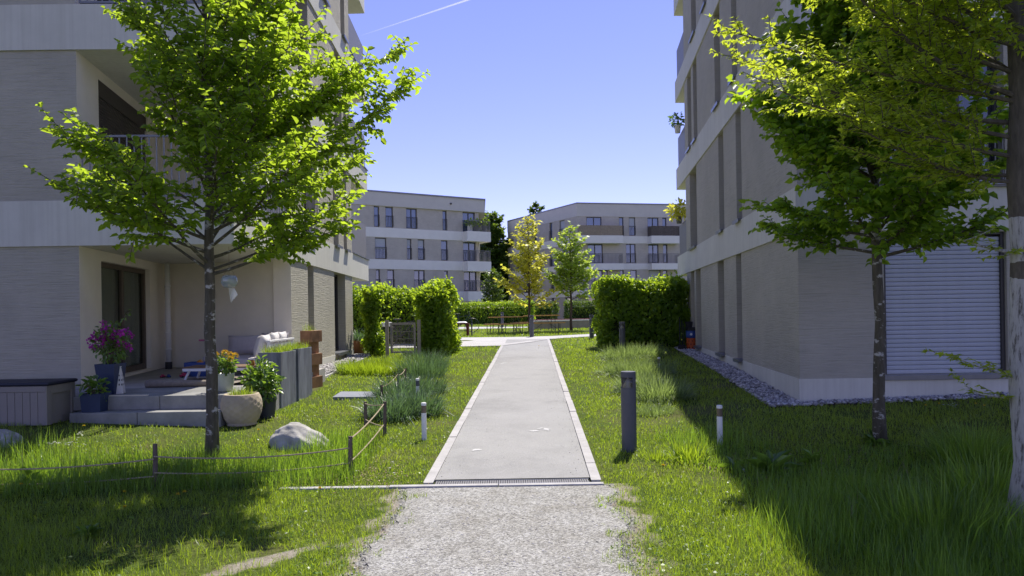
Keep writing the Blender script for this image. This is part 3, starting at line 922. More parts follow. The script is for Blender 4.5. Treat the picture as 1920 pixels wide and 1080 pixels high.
# pebble strips along both houses
def pebble_bed(T, s0, s1, w_, n, name):
    a, b = NR.uniform(s0, s1, n), NR.uniform(0.03, w_, n)
    x = T[0][3] + T[0][0] * a + T[0][1] * b; y = T[1][3] + T[1][0] * a + T[1][1] * b
    o = stones(name, np.stack([x, y, hz(x, y) + 0.018 + NR.uniform(0, .025, n)], 1), NR.uniform(0.035, 0.085, n), PEBBLE, flat=0.7)
    return tag(o, kind='stuff')
pebble_bed(TR, -0.3, 10.5, 0.5, 4200, 'pebbles')
pebble_bed(TF, -0.3, 4.5, 0.30, 900, 'pebbles')
pebble_bed(TS, 0.1, 6.6, 0.50, 2600, 'pebbles')
for T_, s0_, s1_, w_ in ((TR, -0.3, 10.5, 0.5), (TF, -0.3, 4.5, 0.30), (TS, 0.1, 6.6, 0.5)):
    mb = MB(); n = 14
    for i in range(n + 1):
        s_ = s0_ + (s1_ - s0_) * i / n
        for q in (0.0, w_):
            p_ = T_ @ Vector((s_, q, 0)); mb.v.append((p_.x, p_.y, H(p_.x, p_.y) + 0.014))
    mb.f = [(2 * i, 2 * i + 1, 2 * i + 3, 2 * i + 2) for i in range(n)]
    tag(mb.build('pebble_bed', SOIL), kind='structure')
pe = bpy.data.objects.new('bed_edging', None); COL.objects.link(pe); tag(pe, kind='structure'); pe.location = (S0.x + 0.5, S0.y, 0)
for i in range(6):
    p_ = TS @ Vector((0.1 + i * 1.08, 0.53, 0)); z = H(p_.x, p_.y)
    MB().box((0.1 + i * 1.08 + .004, 0.505, z - 0.12), (0.1 + (i + 1) * 1.08 - .004, 0.56, z + 0.045), TS).build('edging_stone', KERB, pe, world=True, bevel=0.006)

# ------------------------------------------------------------------ the two houses at the back
def far_window(par, T, a, b, c, d, mull=1, blind=0.0, rail=True, depth=0.16):
    mb = MB(); bar = 0.07
    mb.box((a, -depth - .05, c), (a + bar, -depth + .02, d), T); mb.box((b - bar, -depth - .05, c), (b, -depth + .02, d), T)
    mb.box((a + bar, -depth - .05, c), (b - bar, -depth + .02, c + bar), T); mb.box((a + bar, -depth - .05, d - bar), (b - bar, -depth + .02, d), T)
    for k in range(1, mull):
        q = a + (b - a) * k / mull
        mb.box((q - .05, -depth - .045, c + bar), (q + .05, -depth + .015, d - bar), T)
    f = mb.build('window', FRAME_DK, par, world=True)
    q = par.location
    top = d - bar - (d - c) * blind
    if top > c + bar + 0.05:
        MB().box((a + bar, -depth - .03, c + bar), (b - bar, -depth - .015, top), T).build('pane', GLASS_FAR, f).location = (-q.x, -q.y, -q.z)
    if blind:
        MB().box((a + bar, -depth - .012, top + .002), (b - bar, -depth + .012, d - bar - .002), T).build('blind', SHUT, f).location = (-q.x, -q.y, -q.z)
    if rail:
        r = MB(); r.box((a - .02, 0.03, c + 1.0), (b + .02, 0.06, c + 1.04), T); n = max(3, int((b - a) / 0.13))
        for i in range(n + 1):
            s_ = a + (b - a) * i / n
            r.box((s_ - .011, 0.034, c + .05), (s_ + .011, 0.056, c + .999), T)
        r.build('railing', FRAME_DK, f).location = (-q.x, -q.y, -q.z)
    return f

def rects(T, lst, ox, oy, sc):
    out = []
    for x0, x1, y0, y1, *r in lst:
        a, b = son(T, ox + x0 / sc, oy + y0 / sc), son(T, ox + x1 / sc, oy + y0 / sc)
        m_ = (a + b) / 2
        out.append((min(a, b), max(a, b), m_, ox + (x0 + x1) / 2 / sc, oy + y0 / sc, oy + y1 / sc, r))
    return out

FZ0 = [2.78, 5.62, 8.46, 11.25]; FZ1 = [3.62, 6.48, 9.32, 12.45]

def storeys(par, T, L, wins, ops_extra=(), wm=None):
    """wins: per storey list of (a, b, mull, blind)"""
    mb = MB()
    for k in range(4):
        z0 = 0.0 if k == 0 else FZ1[k - 1]; z1 = FZ0[k]
        ops = [(a, b, z0 + .05, z1 - .05) for a, b, *_ in wins[k] if a > 0.02 and b < L - 0.02]
        wall_faces(mb, T, L, z0, z1, ops, 0.16)
        for (a, b, mu, bl) in [w_ for w_ in wins[k] if w_[0] > 0.02 and w_[1] < L - 0.02]:
            far_window(par, T, a, b, z0 + .05, z1 - .05, mu, bl)
    return mb.build('wall', wm or PL_FAR, par, world=True)

# left one
f0, f1 = P(600, 500, 59.0), P(899, 500, 67.0)
flb = thing('apartment_block', 'distant grey apartment block with a slightly sloping roof, left of the dark trees', 'apartment block', ((f0.x + f1.x) / 2, 70, 0.7))
TA, LA = FT((f0.x, f0.y), (f1.x, f1.y), False)
Z6 = (640, 340, 3.175)
W3 = [(193, 225, 138, 285, 1, 0), (262, 307, 142, 290, 1, 0), (385, 450, 152, 297, 2, 0), (602, 627, 168, 308, 1, 0), (722, 795, 195, 305, 2, 0)]
W2 = [(200, 268, 332, 478, 1, .5), (390, 417, 340, 483, 1, .3), (455, 495, 345, 485, 1, .3), (593, 632, 350, 490, 1, 0), (725, 800, 370, 490, 2, 0)]
W1 = [(205, 230, 525, 640, 1, 0), (272, 315, 527, 670, 1, 0), (433, 497, 530, 640, 2, 0), (612, 635, 532, 650, 1, 0), (730, 805, 540, 668, 2, 0)]
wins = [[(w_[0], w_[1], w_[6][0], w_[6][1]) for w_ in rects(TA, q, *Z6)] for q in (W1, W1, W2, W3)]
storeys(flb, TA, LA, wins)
bx = f1.x
TE1, LE1 = FT((f1.x, f1.y), (f1.x - 0.6, f1.y + 14), False)
storeys(flb, TE1, LE1, [[], [], [], []])
TE2, LE2 = FT((f0.x, f0.y), (f0.x - 6, f0.y + 14), True)
storeys(flb, TE2, LE2, [[], [], [], []])
fp = [(f0.x, f0.y - .04), (f1.x + .04, f1.y - .04), (f1.x - .56, f1.y + 14), (f0.x - 6, f0.y + 14)]
for k in range(4):
    poly = fp
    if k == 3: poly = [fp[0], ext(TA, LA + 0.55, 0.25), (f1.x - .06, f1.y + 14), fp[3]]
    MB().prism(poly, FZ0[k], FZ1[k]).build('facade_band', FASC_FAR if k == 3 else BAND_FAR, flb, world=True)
MB().prism([(x + (0.08 if x > -8 else -.08), y - .08) for x, y in [fp[0], ext(TA, LA + 0.55, 0.25), (f1.x - .06, f1.y + 14), fp[3]]], 12.455, 12.58).build('roof_edge', SILL, flb, world=True)
MB().tube([tuple(TA @ Vector((LA * .80, .05, 11.9))), tuple(TA @ Vector((LA * .80, .3, 11.86)))], 0.09, 8).build('wall_lamp', FRAME_DK, flb, world=True)
ba = son(TA, 640 + 722 / 3.175, 450)
for k in range(3):
    MB().box((ba, 0.042, FZ0[k] - .1), (LA + 0.75, 1.0, FZ1[k] - .02), TA).box((LA + .045, -3.0, FZ0[k] - .1), (LA + 0.75, 0.041, FZ1[k] - .02), TA).build('balcony', BAND_FAR, flb, world=True)
    z = FZ1[k] - .02
    r = MB(); n = 26
    r.box((ba, 0.93, z + 1.0), (LA + .72, 0.96, z + 1.04), TA)
    for i in range(n + 1):
        s_ = ba + .03 + (LA + .66 - ba) * i / n
        r.box((s_ - .012, 0.935, z), (s_ + .012, 0.955, z + 1.0), TA)
    r.box((LA + .69, -2.9, z + 1.0), (LA + .72, 0.92, z + 1.04), TA)
    for i in range(26): r.box((LA + .69, -2.9 + i * .15, z), (LA + .715, -2.878 + i * .15, z + 1.0), TA)
    r.build('balcony_railing', RAIL_GR, flb, world=True)

# right one, bent at its corner
g0 = P(1083, 500, 74.0); g1 = P(1296, 500, 76.5); gl_ = P(953, 500, 88.0)
frb = thing('apartment_block', 'distant bent apartment block with balconies behind the young trees', 'apartment block', (14, 82, 0.7))
TA2, LA2 = FT((g0.x, g0.y), (g1.x, g1.y), False)
TB2, LB2 = FT((g0.x, g0.y), (gl_.x, gl_.y), True)
Z8 = (900, 360, 3.6)
GZ0 = [3.15, 6.0, 8.82, 11.7]; GZ1 = [3.85, 6.65, 9.62, 13.05]
FZ0, FZ1 = GZ0, GZ1
A3 = [(718, 820, 172, 235, 2, 0), (938, 968, 170, 310, 1, 0), (1005, 1048, 172, 310, 1, .5), (1130, 1205, 180, 240, 2, 0), (1230, 1258, 180, 240, 1, 0)]
A2 = [(725, 828, 355, 490, 2, 0), (985, 1050, 352, 492, 2, 0), (1135, 1205, 360, 490, 2, 0), (1235, 1265, 360, 490, 1, 0)]
A1 = [(730, 828, 540, 680, 2, 0), (845, 862, 540, 600, 1, 0), (945, 970, 535, 590, 1, 0), (1015, 1058, 537, 600, 1, 0), (1140, 1220, 540, 600, 1, 1.0), (1235, 1265, 540, 600, 1, 0)]
B3 = [(363, 382, 230, 295, 1, 0), (468, 487, 205, 340, 1, 0), (535, 570, 190, 330, 1, .6)]
B2 = [(250, 275, 400, 500, 1, 0), (470, 500, 380, 500, 1, .5), (560, 590, 380, 500, 1, 0)]
B1 = [(300, 330, 560, 640, 1, 0), (480, 500, 560, 640, 1, 0), (570, 600, 560, 640, 1, 0)]
w4 = lambda T, q: [(w_[0], w_[1], w_[6][0], w_[6][1]) for w_ in rects(T, q, *Z8)]
storeys(frb, TA2, LA2, [w4(TA2, q) for q in (A1, A1, A2, A3)])
storeys(frb, TB2, LB2, [w4(TB2, q) for q in (B1, B1, B2, B3)])
for T_, L_ in (FT((g1.x, g1.y), (g1.x + 2, g1.y + 14), False), FT((gl_.x, gl_.y), (gl_.x + 8, gl_.y + 12), True)):
    storeys(frb, T_, L_, [[], [], [], []])
gp = [(g0.x, g0.y - .04), (g1.x, g1.y - .04), (g1.x + 2, g1.y + 14), (gl_.x + 8, gl_.y + 12), (gl_.x - .04, gl_.y)]
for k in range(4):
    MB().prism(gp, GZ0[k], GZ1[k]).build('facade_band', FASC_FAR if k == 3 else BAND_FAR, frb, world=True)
MB().prism([(x, y - .06) for x, y in gp], GZ1[3] + .005, GZ1[3] + .13).build('roof_edge', SILL, frb, world=True)
RAIL_BEIGE = M('beige_slats', (0.33, 0.27, 0.19), 0.8, 0.2, 6)
RAIL_TAUPE = M('taupe_slats', (0.12, 0.10, 0.085), 0.8, 0.2, 6)
for k in range(3):
    for (x0, x1, kind) in ((660, 942, 'b'), (1130, 1322, 'd')):
        a, b = son(TA2, 900 + x0 / 3.6, 450), son(TA2, 900 + x1 / 3.6, 450)
        MB().box((a, .045, GZ0[k] - .08), (b, 1.15, GZ1[k] - .06), TA2).build('balcony', BAND_FAR, frb, world=True)
        z = GZ1[k] - .06
        mt = RAIL_BEIGE if (kind == 'b' and k == 2) else RAIL_TAUPE if k == 2 else RAIL_GR
        r = MB(); r.box((a + .02, 1.05, z + 1.02), (b - .02, 1.10, z + 1.06), TA2)
        st = 0.12 if k == 2 else 0.15; wd = 0.105 if k == 2 else 0.026
        n = int((b - a - .1) / st)
        for i in range(n): r.box((a + .04 + i * st, 1.06, z + .03), (a + .04 + i * st + wd, 1.085, z + 1.018), TA2)
        for i in range(7): r.box((a + .02, .06 + i * .15, z + .03), (a + .045, .06 + i * .15 + (.13 if k == 2 else .026), z + 1.018), TA2); r.box((b - .045, .06 + i * .15, z + .03), (b - .02, .06 + i * .15 + (.13 if k == 2 else .026), z + 1.018), TA2)
        r.build('balcony_railing', mt, frb, world=True)

# ------------------------------------------------------------------ hedges
def hedge(name, label, cat, loc, sx, sy, h, n, size, m=LEAF_HEDGE, rz=0.0, seed=1, group=None, lump=0.10, rr=0.28):
    """clipped hedge: a box of leaves round a twiggy core; loc is the middle of its foot"""
    rng = np.random.default_rng(seed)
    t_ = thing(name, label, cat, loc, rz, group)
    A = [sx * h, sx * h, sy * h, sy * h, sx * sy * 1.3]
    f = rng.choice(5, n, p=np.array(A) / sum(A))
    u, v_ = rng.uniform(-1, 1, n), rng.uniform(0, 1, n)
    p_ = np.zeros((n, 3)); nr = np.zeros((n, 3))
    hx, hy = sx / 2, sy / 2
    for k, (ax, sg) in enumerate(((1, -1), (1, 1), (0, 1), (0, -1))):
        q = f == k
        if ax == 1: p_[q] = np.stack([u[q] * hx, np.full(q.sum(), sg * hy), v_[q] * h], 1)
        else: p_[q] = np.stack([np.full(q.sum(), sg * hx), u[q] * hy, v_[q] * h], 1)
        nr[q, ax] = sg
    q = f == 4
    p_[q] = np.stack([u[q] * hx, (v_[q] * 2 - 1) * hy, np.full(q.sum(), h)], 1); nr[q, 2] = 1
    # round the edges, then let the face swell and dip
    inn = np.stack([np.clip(p_[:, 0], -hx + rr, hx - rr), np.clip(p_[:, 1], -hy + rr, hy - rr), np.minimum(p_[:, 2], h - rr)], 1)
    dv = p_ - inn; dl = np.linalg.norm(dv, axis=1, keepdims=True)
    far = dl[:, 0] > rr
    p_[far] = inn[far] + dv[far] / dl[far] * rr
    nr = np.where(dl > 0.02, unit(dv), nr)
    w_ = vnoise(p_[:, 0] * 2.3 + p_[:, 1] * 1.7 + 11, p_[:, 2] * 2.5 + p_[:, 1], seed) - .5
    w2 = vnoise(p_[:, 0] * 7 + p_[:, 1] * 6 + 5, p_[:, 2] * 7, seed + 3) - .5
    n = int(n); dep = rng.exponential(0.11, n)
    p_ += nr * (w_ * lump * 2 + w2 * lump - dep + rng.normal(0, .012, n))[:, None]
    shoots = (f == 4) & (rng.random(n) < 0.2)
    p_[shoots, 2] += rng.uniform(0, 1, shoots.sum()) ** 2 * .22
    p_[:, 2] = np.maximum(p_[:, 2], 0.03)
    kp = (p_[:, 2] > .22) | (rng.random(n) < .45)
    kp &= (w_ > -.34) | (rng.random(n) < .45)
    p_, nr = p_[kp], nr[kp]; n = len(p_)
    dr_ = unit(rng.normal(0, 1, (n, 3)) + np.array([0, 0, -0.25]))
    nn_ = unit(nr + rng.normal(0, .55, (n, 3)) + np.array([0, 0, .25]))
    leaves('foliage', p_, dr_, nn_, size * rng.uniform(.65, 1.2, n), m, t_, rng=rng, wid=.62, kind='oval' if size < .118 else 'diamond')
    mb = MB(); c_ = min(0.42, sx * .42, sy * .42)
    nb = 10
    mb.box((-hx + c_, -hy + c_, 0.02), (hx - c_, hy - c_, h - c_))
    mb.build('twig_core', TWIGS, t_)
    return t_
TWIGS = M('hedge_twigs', (0.035, 0.05, 0.014), 1.0, 0.5, 12, 0.8, 25)

z = lambda x, y: H(x, y)
hedge('hornbeam_hedge', 'clipped hedge block with sunlit left end, against the right apartment house', 'hedge', (3.93, 21.2, z(3.9, 21.2)), 2.75, 1.35, 2.06, 17000, .115, seed=3, lump=.17, rr=.5)
hedge('hornbeam_hedge', 'tall rounded hedge block right of the garden gate', 'hedge', (-2.19, 20.3, z(-2.1, 20.2)), .98, 2.1, 1.95, 11500, .115, seed=4, lump=.18, rr=.42)
hedge('climbing_shrub', 'slim leafy green column of foliage left of the garden gate', 'shrub', (-3.98, 19.75, z(-4, 19.7)), .62, .6, 1.95, 4200, .115, seed=5, lump=.24, rr=.2)
hedge('hornbeam_hedge', 'shaded back hedge seen above the garden gate', 'hedge', (-4.5, 24.6, z(-4, 24.6)), 4.6, 1.1, 1.95, 10500, .115, seed=6, lump=.22, rr=.4)
hl = thing
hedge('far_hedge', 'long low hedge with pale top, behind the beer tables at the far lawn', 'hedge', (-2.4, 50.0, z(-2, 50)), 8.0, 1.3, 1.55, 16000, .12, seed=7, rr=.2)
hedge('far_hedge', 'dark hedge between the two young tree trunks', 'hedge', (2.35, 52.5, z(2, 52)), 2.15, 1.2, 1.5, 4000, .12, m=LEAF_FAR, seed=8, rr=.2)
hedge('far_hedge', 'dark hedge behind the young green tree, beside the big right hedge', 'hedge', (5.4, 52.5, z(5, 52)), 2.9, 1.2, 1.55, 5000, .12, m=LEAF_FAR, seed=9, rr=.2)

# ------------------------------------------------------------------ trees
def limb(a, d, L, up, n, rng, wob=0.06):
    """a bending branch: list of points"""
    pts = [np.array(a, float)]; d = np.array(d, float)
    for i in range(n):
        d = d + np.array([0, 0, up / n]) + rng.normal(0, wob, 3); d /= np.linalg.norm(d)
        pts.append(pts[-1] + d * L / n)
    return pts

def tree(name, label, loc, ht, r0, z0, prof, n1, leafm, leaf, bark, rng_seed, n2=9, el=(0.7, 1.1), spray=0.45, lstep=0.035, kind='oval', wid=.6,
         extra=(), lr=.30, jit=0.012, droop=0.0, mask=None, az0=0.0, cat='tree', skew=(0, 0), vbias=0.0, flatn=0.5, dens=1.0, f0=.2, asym=None, low=False):
    """tapered trunk, limbs with side shoots, leaves along every shoot. prof(t): limb reach at crown height t"""
    rng = np.random.default_rng(rng_seed)
    t_ = thing(name, label, cat, loc)
    tp = [np.array((0.0, 0.0, -0.05))]
    nseg = 14
    for i in range(1, nseg + 1):
        tt = i / nseg
        tp.append(np.array((skew[0] * tt + rng.normal(0, jit), skew[1] * tt + rng.normal(0, jit), ht * tt)))
    rs = [r0 * (1.25 if i == 0 else 1.0) * (1 - 0.93 * (i / nseg) ** 1.15) + .004 for i in range(nseg + 1)]
    MB().tube([tuple(q) for q in tp], rs, 12).build('trunk', bark, t_, smooth=True)
    bm = MB(); LP, LD_, LN = [], [], []
    def tr(zz):
        f = np.clip(zz / ht, 0, 1) * nseg; i = min(int(f), nseg - 1); return tp[i] + (tp[i + 1] - tp[i]) * (f - i)
    def shoot(a, d, L, lat=None):
        pts = limb(a, d, L, 0.12 - droop, 4, rng, .07)
        if L > .12: bm.tube([tuple(q) for q in pts], [.006 if L > .3 else .004, .004, .0035, .003, .002], 3, False)
        m_ = max(2, int(L / lstep * dens))
        for k in range(m_):
            f = (k + rng.random() * .6) / m_ * 4; i = min(int(f), 3)
            q = pts[i] + (pts[i + 1] - pts[i]) * (f - i)
            ax = pts[i + 1] - pts[i]; ax = ax / np.linalg.norm(ax)
            sdv = np.cross(ax, (0, 0, 1)); sdv /= max(np.linalg.norm(sdv), 1e-6)
            sg = 1 if k % 2 else -1
            LP.append(q); LD_.append(ax * .55 + sdv * sg * rng.uniform(.5, 1.1) + np.array([0, 0, rng.normal(-.18, .28)]))
            LN.append(np.array([0, 0, 1.0]) + rng.normal(0, flatn, 3) + ax * .15)
    def primary(zz, az, L, e, rad_):
        d = np.array([math.cos(az) * math.cos(e), math.sin(az) * math.cos(e), math.sin(e)])
        pts = limb(tr(zz), d, L, -0.15 if e > .6 else .25, 7, rng, .05)
        bm.tube([tuple(q) for q in pts], [rad_ * (1 - .85 * i / 7) + .002 for i in range(8)], 6, False)
        k2 = max(3, int(n2 * L))
        for k in range(k2):
            f = (f0 + (1 - f0) * (k + rng.random()) / k2); fi = f * 7; i = min(int(fi), 6)
            q = pts[i] + (pts[i + 1] - pts[i]) * (fi - i)
            ax = pts[i + 1] - pts[i]; ax /= np.linalg.norm(ax)
            a2 = (1 if k % 2 else -1) * rng.uniform(.5, 1.1)
            d2 = np.array([ax[0] * math.cos(a2) - ax[1] * math.sin(a2), ax[0] * math.sin(a2) + ax[1] * math.cos(a2), ax[2] * .55 + rng.normal(.05, .22)])
            L2 = spray * min(1.0, .35 + L * .4) * (1.15 - .6 * f) * rng.uniform(.7, 1.25)
            shoot(q, d2, L2)
            if L2 > .3:
                for h_ in range(2):
                    shoot(q + d2 / np.linalg.norm(d2) * L2 * rng.uniform(.3, .7), d2 + rng.normal(0, .5, 3), L2 * .5)
        shoot(pts[-1], pts[-1] - pts[-2], spray * .6)
    for k in range(n1):
        t = (k + rng.random() * .7) / n1
        zz = z0 + (ht * .97 - z0) * t
        az = az0 + k * 2.39996 + rng.normal(0, .25)
        L = prof(t) * rng.uniform(.78, 1.12) * (asym(az) if asym else 1)
        if mask is not None and not mask(az, t): continue
        primary(zz, az, L, rng.uniform(*el) * (min(1, .30 + t * 3.2) if low else 1) + .25 * t, max(.006, r0 * lr * (1 - .6 * t)))
    for (zz, az, L, e) in extra: primary(zz, az, L, e, r0 * lr * .75)
    shoot(tp[-1], (0, 0, 1), .35)
    bm.build('limbs', bark, t_)
    n = len(LP)
    va = np.clip(rng.beta(2, 2, n) + vbias, 0, 1)
    leaves('crown', np.array(LP), np.array(LD_), np.array(LN), leaf * rng.uniform(.6, 1.2, n), leafm, t_, kind=kind, wid=wid, var=va, rng=rng)
    return t_, n

def report(*a): print('NOTE', *a)

b = G(398, 866)
_, n = tree('hornbeam_tree', 'young hornbeam with bright sunlit leaves growing in the lawn before the terrace', (b.x, b.y, b.z), 6.3, .060, 1.92,
     lambda t: 1.85 * (1 - t) ** .66 * min(1, .72 + 2.2 * t) + .22, 76, LEAF_L, .080, LICHEN, 11, n2=13, el=(.38, .9), spray=.56, lstep=.028, f0=.30, low=True, asym=lambda a: .90 + .07 * math.cos(a) + .10 * math.sin(a), mask=lambda a, t: not (math.cos(a) < -.35 and t < .75 and (a * 7.31) % 1 < .42),
     extra=((2.5, 0.12, 2.45, .52), (2.9, 0.02, 2.3, .66), (2.0, math.pi - .1, 1.75, .5), (2.3, math.pi + .25, 1.6, .75), (2.0, .2, 1.5, .3)))
report('left tree leaves', n)
b = G(1650, 834)
_, n = tree('hornbeam_tree', 'shaded dark green hornbeam with speckled trunk in front of the silver shutter', (b.x, b.y, b.z), 6.2, .060, 2.02,
     lambda t: 1.42 * (1 - t) ** .55 * min(1, .70 + 2.4 * t) + .22, 104, LEAF_R, .10, LICHEN, 12, n2=15, el=(.3, .8), spray=.50, lstep=.031, low=True, f0=.25, wid=.68)
report('right tree leaves', n)
b = P(1930, 990, 4.85); b.z = H(b.x, b.y)
_, n = tree('oak_tree', 'yellow green tree with a lime washed trunk at the right edge', (b.x, b.y, b.z), 7.0, .125, 2.75,
     lambda t: 2.0 * (1 - t) ** .5 + .3, 60, LEAF_Y, .056, LIMED, 13, n2=17, el=(.25, .75), spray=.36, lstep=.0175, lr=.15, f0=.1, kind='lobed', wid=1.0, vbias=.1,
     extra=((2.45, 2.9, 1.25, .10), (2.62, 3.1, 1.9, .22), (2.75, 2.8, 1.8, .30), (3.0, 3.2, 2.1, .22), (3.2, 2.95, 2.1, .3), (2.5, 2.5, 1.2, .1), (3.4, 3.3, 2.0, .2), (1.05, 3.1, .52, .30), (.95, 2.8, .35, -.1), (1.95, 3.0, .45, .1)))
report('oak leaves', n)
b = Vector((0.84 * 1.0, 33.0, 0)); b.x = ray(993, 600)[0] * 33; b.z = H(b.x, b.y)
tree('young_maple', 'young tree with thin golden yellow foliage beside the beer tables', (b.x, b.y, b.z), 5.3, .06, 1.15,
     lambda t: 1.5 * (1 - t) ** .55 * min(1, .75 + t) + .2, 44, LEAF_GOLD, .18, BARK_BR, 21, n2=8, el=(.5, 1.05), spray=.5, lstep=.07, kind='diamond', wid=.9,
     extra=((1.9, math.pi, 1.6, .1), (1.2, .3, 1.2, .1)))
b = Vector((ray(1071, 600)[0] * 33.5, 33.5, 0)); b.z = H(b.x, b.y)
tree('young_maple', 'young tree with fresh green leaves next to the golden tree', (b.x, b.y, b.z), 4.95, .06, 1.45,
     lambda t: 1.6 * (1 - t) ** .75 * min(1, .75 + t) + .15, 46, LEAF_LIME, .18, BARK_BR, 22, n2=9, el=(.4, .9), spray=.5, lstep=.055, kind='diamond', wid=.85)
far_t = [((925, 88), 13.2, 3.6, LEAF_FAR, 'tall dark tree in the gap between the distant blocks'),
         ((1008, 108), 17.6, 3.2, LEAF_FAR, 'treetop just showing over the roof of the bent block'),
         ((905, 98), 12.0, 3.5, LEAF_FAR, 'dark tree close behind the left distant block'),
         ((948, 92), 9.5, 3.2, LEAF_FAR, 'lower dark tree beside the bent distant block'),
         ((924, 60), 4.3, 1.2, LEAF_FAR, 'green shrubby tree in front of the dark trees, above the low hedge')]
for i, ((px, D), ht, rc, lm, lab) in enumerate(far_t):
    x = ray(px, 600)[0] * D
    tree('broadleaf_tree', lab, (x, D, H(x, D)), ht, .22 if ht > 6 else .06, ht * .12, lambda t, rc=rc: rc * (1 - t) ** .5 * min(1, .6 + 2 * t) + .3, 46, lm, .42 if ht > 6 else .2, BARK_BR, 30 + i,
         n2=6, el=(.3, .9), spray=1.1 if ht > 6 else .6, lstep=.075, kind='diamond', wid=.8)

# ------------------------------------------------------------------ terrace of the left house
def PZ(px, py, z):
    rx, rz_ = ray(px, py); D = (z - CAM_Z) / rz_
    return Vector((rx * D, D, z))
FLZ = 0.58
te = thing('terrace', 'raised concrete terrace with two broad steps under the corner loggia', 'terrace', (-5.0, 9.1, 0.25))
def tb(a, b, name='step_block', bev=.008, m=CONC): return MB().box(a, b).build(name, m, te, world=True, bevel=bev)
xL, xM, xR = -5.64, -4.78, -3.72
tb((xL, 8.80, 0.0), (xM - .003, 9.12, 0.40)); tb((xM + .003, 8.80, 0.0), (xR, 9.12, 0.40))
tb((-6.0, 9.05, 0.401), (-4.62, 9.45, FLZ - .001)); tb((-4.614, 9.05, 0.401), (xR - .02, 9.45, FLZ - .001))
tb((-6.35, 9.453, 0.1), (-3.46, 10.1, FLZ), 'terrace_slab'); tb((xR - .017, 9.30, 0.0), (-3.46, 9.45, FLZ - .002), 'terrace_slab')
tb((-3.70, 9.285, 0.05), (-3.50, 9.299, 0.47), 'side_panel', .003, CONC)
MB().prism([(-6.44, 10.104), (-3.46, 10.104), (-3.62, 13.36), (-4.33, 13.4), (-7.02, 14.0)], 0.1, FLZ - .001).build('terrace_slab', M('terrace_paving', (0.34, 0.325, 0.30), .9, .15, 2.5, .2, 60), te, world=True)
MB().box((-5.52, 9.06, FLZ), (-4.78, 9.10, FLZ + .014)).build('edge_strip', M('pale_strip', (.5, .46, .38), .7, .1), te, world=True)

# resin storage box
b = G(97, 801)
sb = thing('storage_box', 'taupe resin garden storage box with a dark padded lid, left of the steps', 'storage box', (b.x - .74, b.y + .29, b.z))
MB().box((-.655, -.265, .02), (.655, .265, .50)).build('body', BOXPL, sb)
pk = None
for k in range(14):
    x0 = -.66 + k * .0943
    if pk is None: pk = MB().box((0, -.012, .02), (.090, 0.0, .43)).build('plank', BOXPL, sb, bevel=.004); pk.location = (x0, -.266, 0)
    else: share(pk, sb, (x0, -.266, 0))
MB().box((-.665, -.283, .433), (.668, -.266, .505)).build('top_rail', BOXPL, sb, bevel=.004)
e = MB().box((.656, -.283, .02), (.68, -.19, .505)).box((.656, .2, .02), (.68, .28, .505)).box((.656, -.189, .40), (.68, .199, .505))
e.build('end_frame', BOXPL, sb, bevel=.006)
MB().box((-.70, -.30, .507), (.71, .30, .55)).build('lid', M('lid_navy', (.016, .018, .032), .6, .1), sb, bevel=.02)
MB().box((-.15, -.30, .44), (-.12, -.284, .475)).build('latch', BLACKP, sb)

def pot_square(name, label, cat, loc, w0, w1, h, m, group=None):
    t_ = thing(name, label, cat, loc, R.uniform(-.1, .1), group)
    mb = MB(); a, c = w0 / 2, w1 / 2; th = .015
    o_ = [(-a, -a, 0), (a, -a, 0), (a, a, 0), (-a, a, 0), (-c, -c, h), (c, -c, h), (c, c, h), (-c, c, h)]
    i_ = [(-c + th, -c + th, h), (c - th, -c + th, h), (c - th, c - th, h), (-c + th, c - th, h), (-c + th, -c + th, h - .05), (c - th, -c + th, h - .05), (c - th, c - th, h - .05), (-c + th, c - th, h - .05)]
    fs = [(3, 2, 1, 0)] + [(k, (k + 1) % 4, 4 + (k + 1) % 4, 4 + k) for k in range(4)] + [(4 + k, 4 + (k + 1) % 4, 8 + (k + 1) % 4, 8 + k) for k in range(4)] + [(8 + k, 8 + (k + 1) % 4, 12 + (k + 1) % 4, 12 + k) for k in range(4)]
    mb.add(o_ + i_, fs).build('pot', m, t_)
    MB().box((-c + th, -c + th, h - .06), (c - th, c - th, h - .045)).build('soil', SOIL, t_)
    return t_

def bush(par, c, rx, rz_, n, size, m, stems=7, name='leaves', dens_low=0.2, wid=.6):
    """loose leafy plant"""
    rng = np.random.default_rng(int(abs(c[0] * 977 + c[1] * 131 + n)))
    d = unit(rng.normal(0, 1, (n, 3))); r = rng.random((n, 1)) ** .5
    p_ = d * r * np.array([rx, rx, rz_]) * (0.8 + .4 * vnoise(d[:, 0] * 3 + 5, d[:, 1] * 3 + d[:, 2] * 3, 4))[:, None] + np.array(c)
    dr_ = d + rng.normal(0, .5, (n, 3)) + np.array([0, 0, -.1])
    leaves(name, p_, dr_, np.array([0, 0, 1.0]) + rng.normal(0, .5, (n, 3)), size * rng.uniform(.6, 1.2, n), m, par, rng=rng, wid=wid)
    if stems:
        mb = MB()
        for k in range(stems):
            q = p_[rng.integers(n)]
            mb.tube([(c[0] * .6, c[1] * .6, c[2] - rz_ * 1.15), ((c[0] + q[0]) / 2, (c[1] + q[1]) / 2, (q[2] + c[2] - rz_) / 2), tuple(q)], .006, 4)
        mb.build('stems', BARK_BR, par)
    return p_

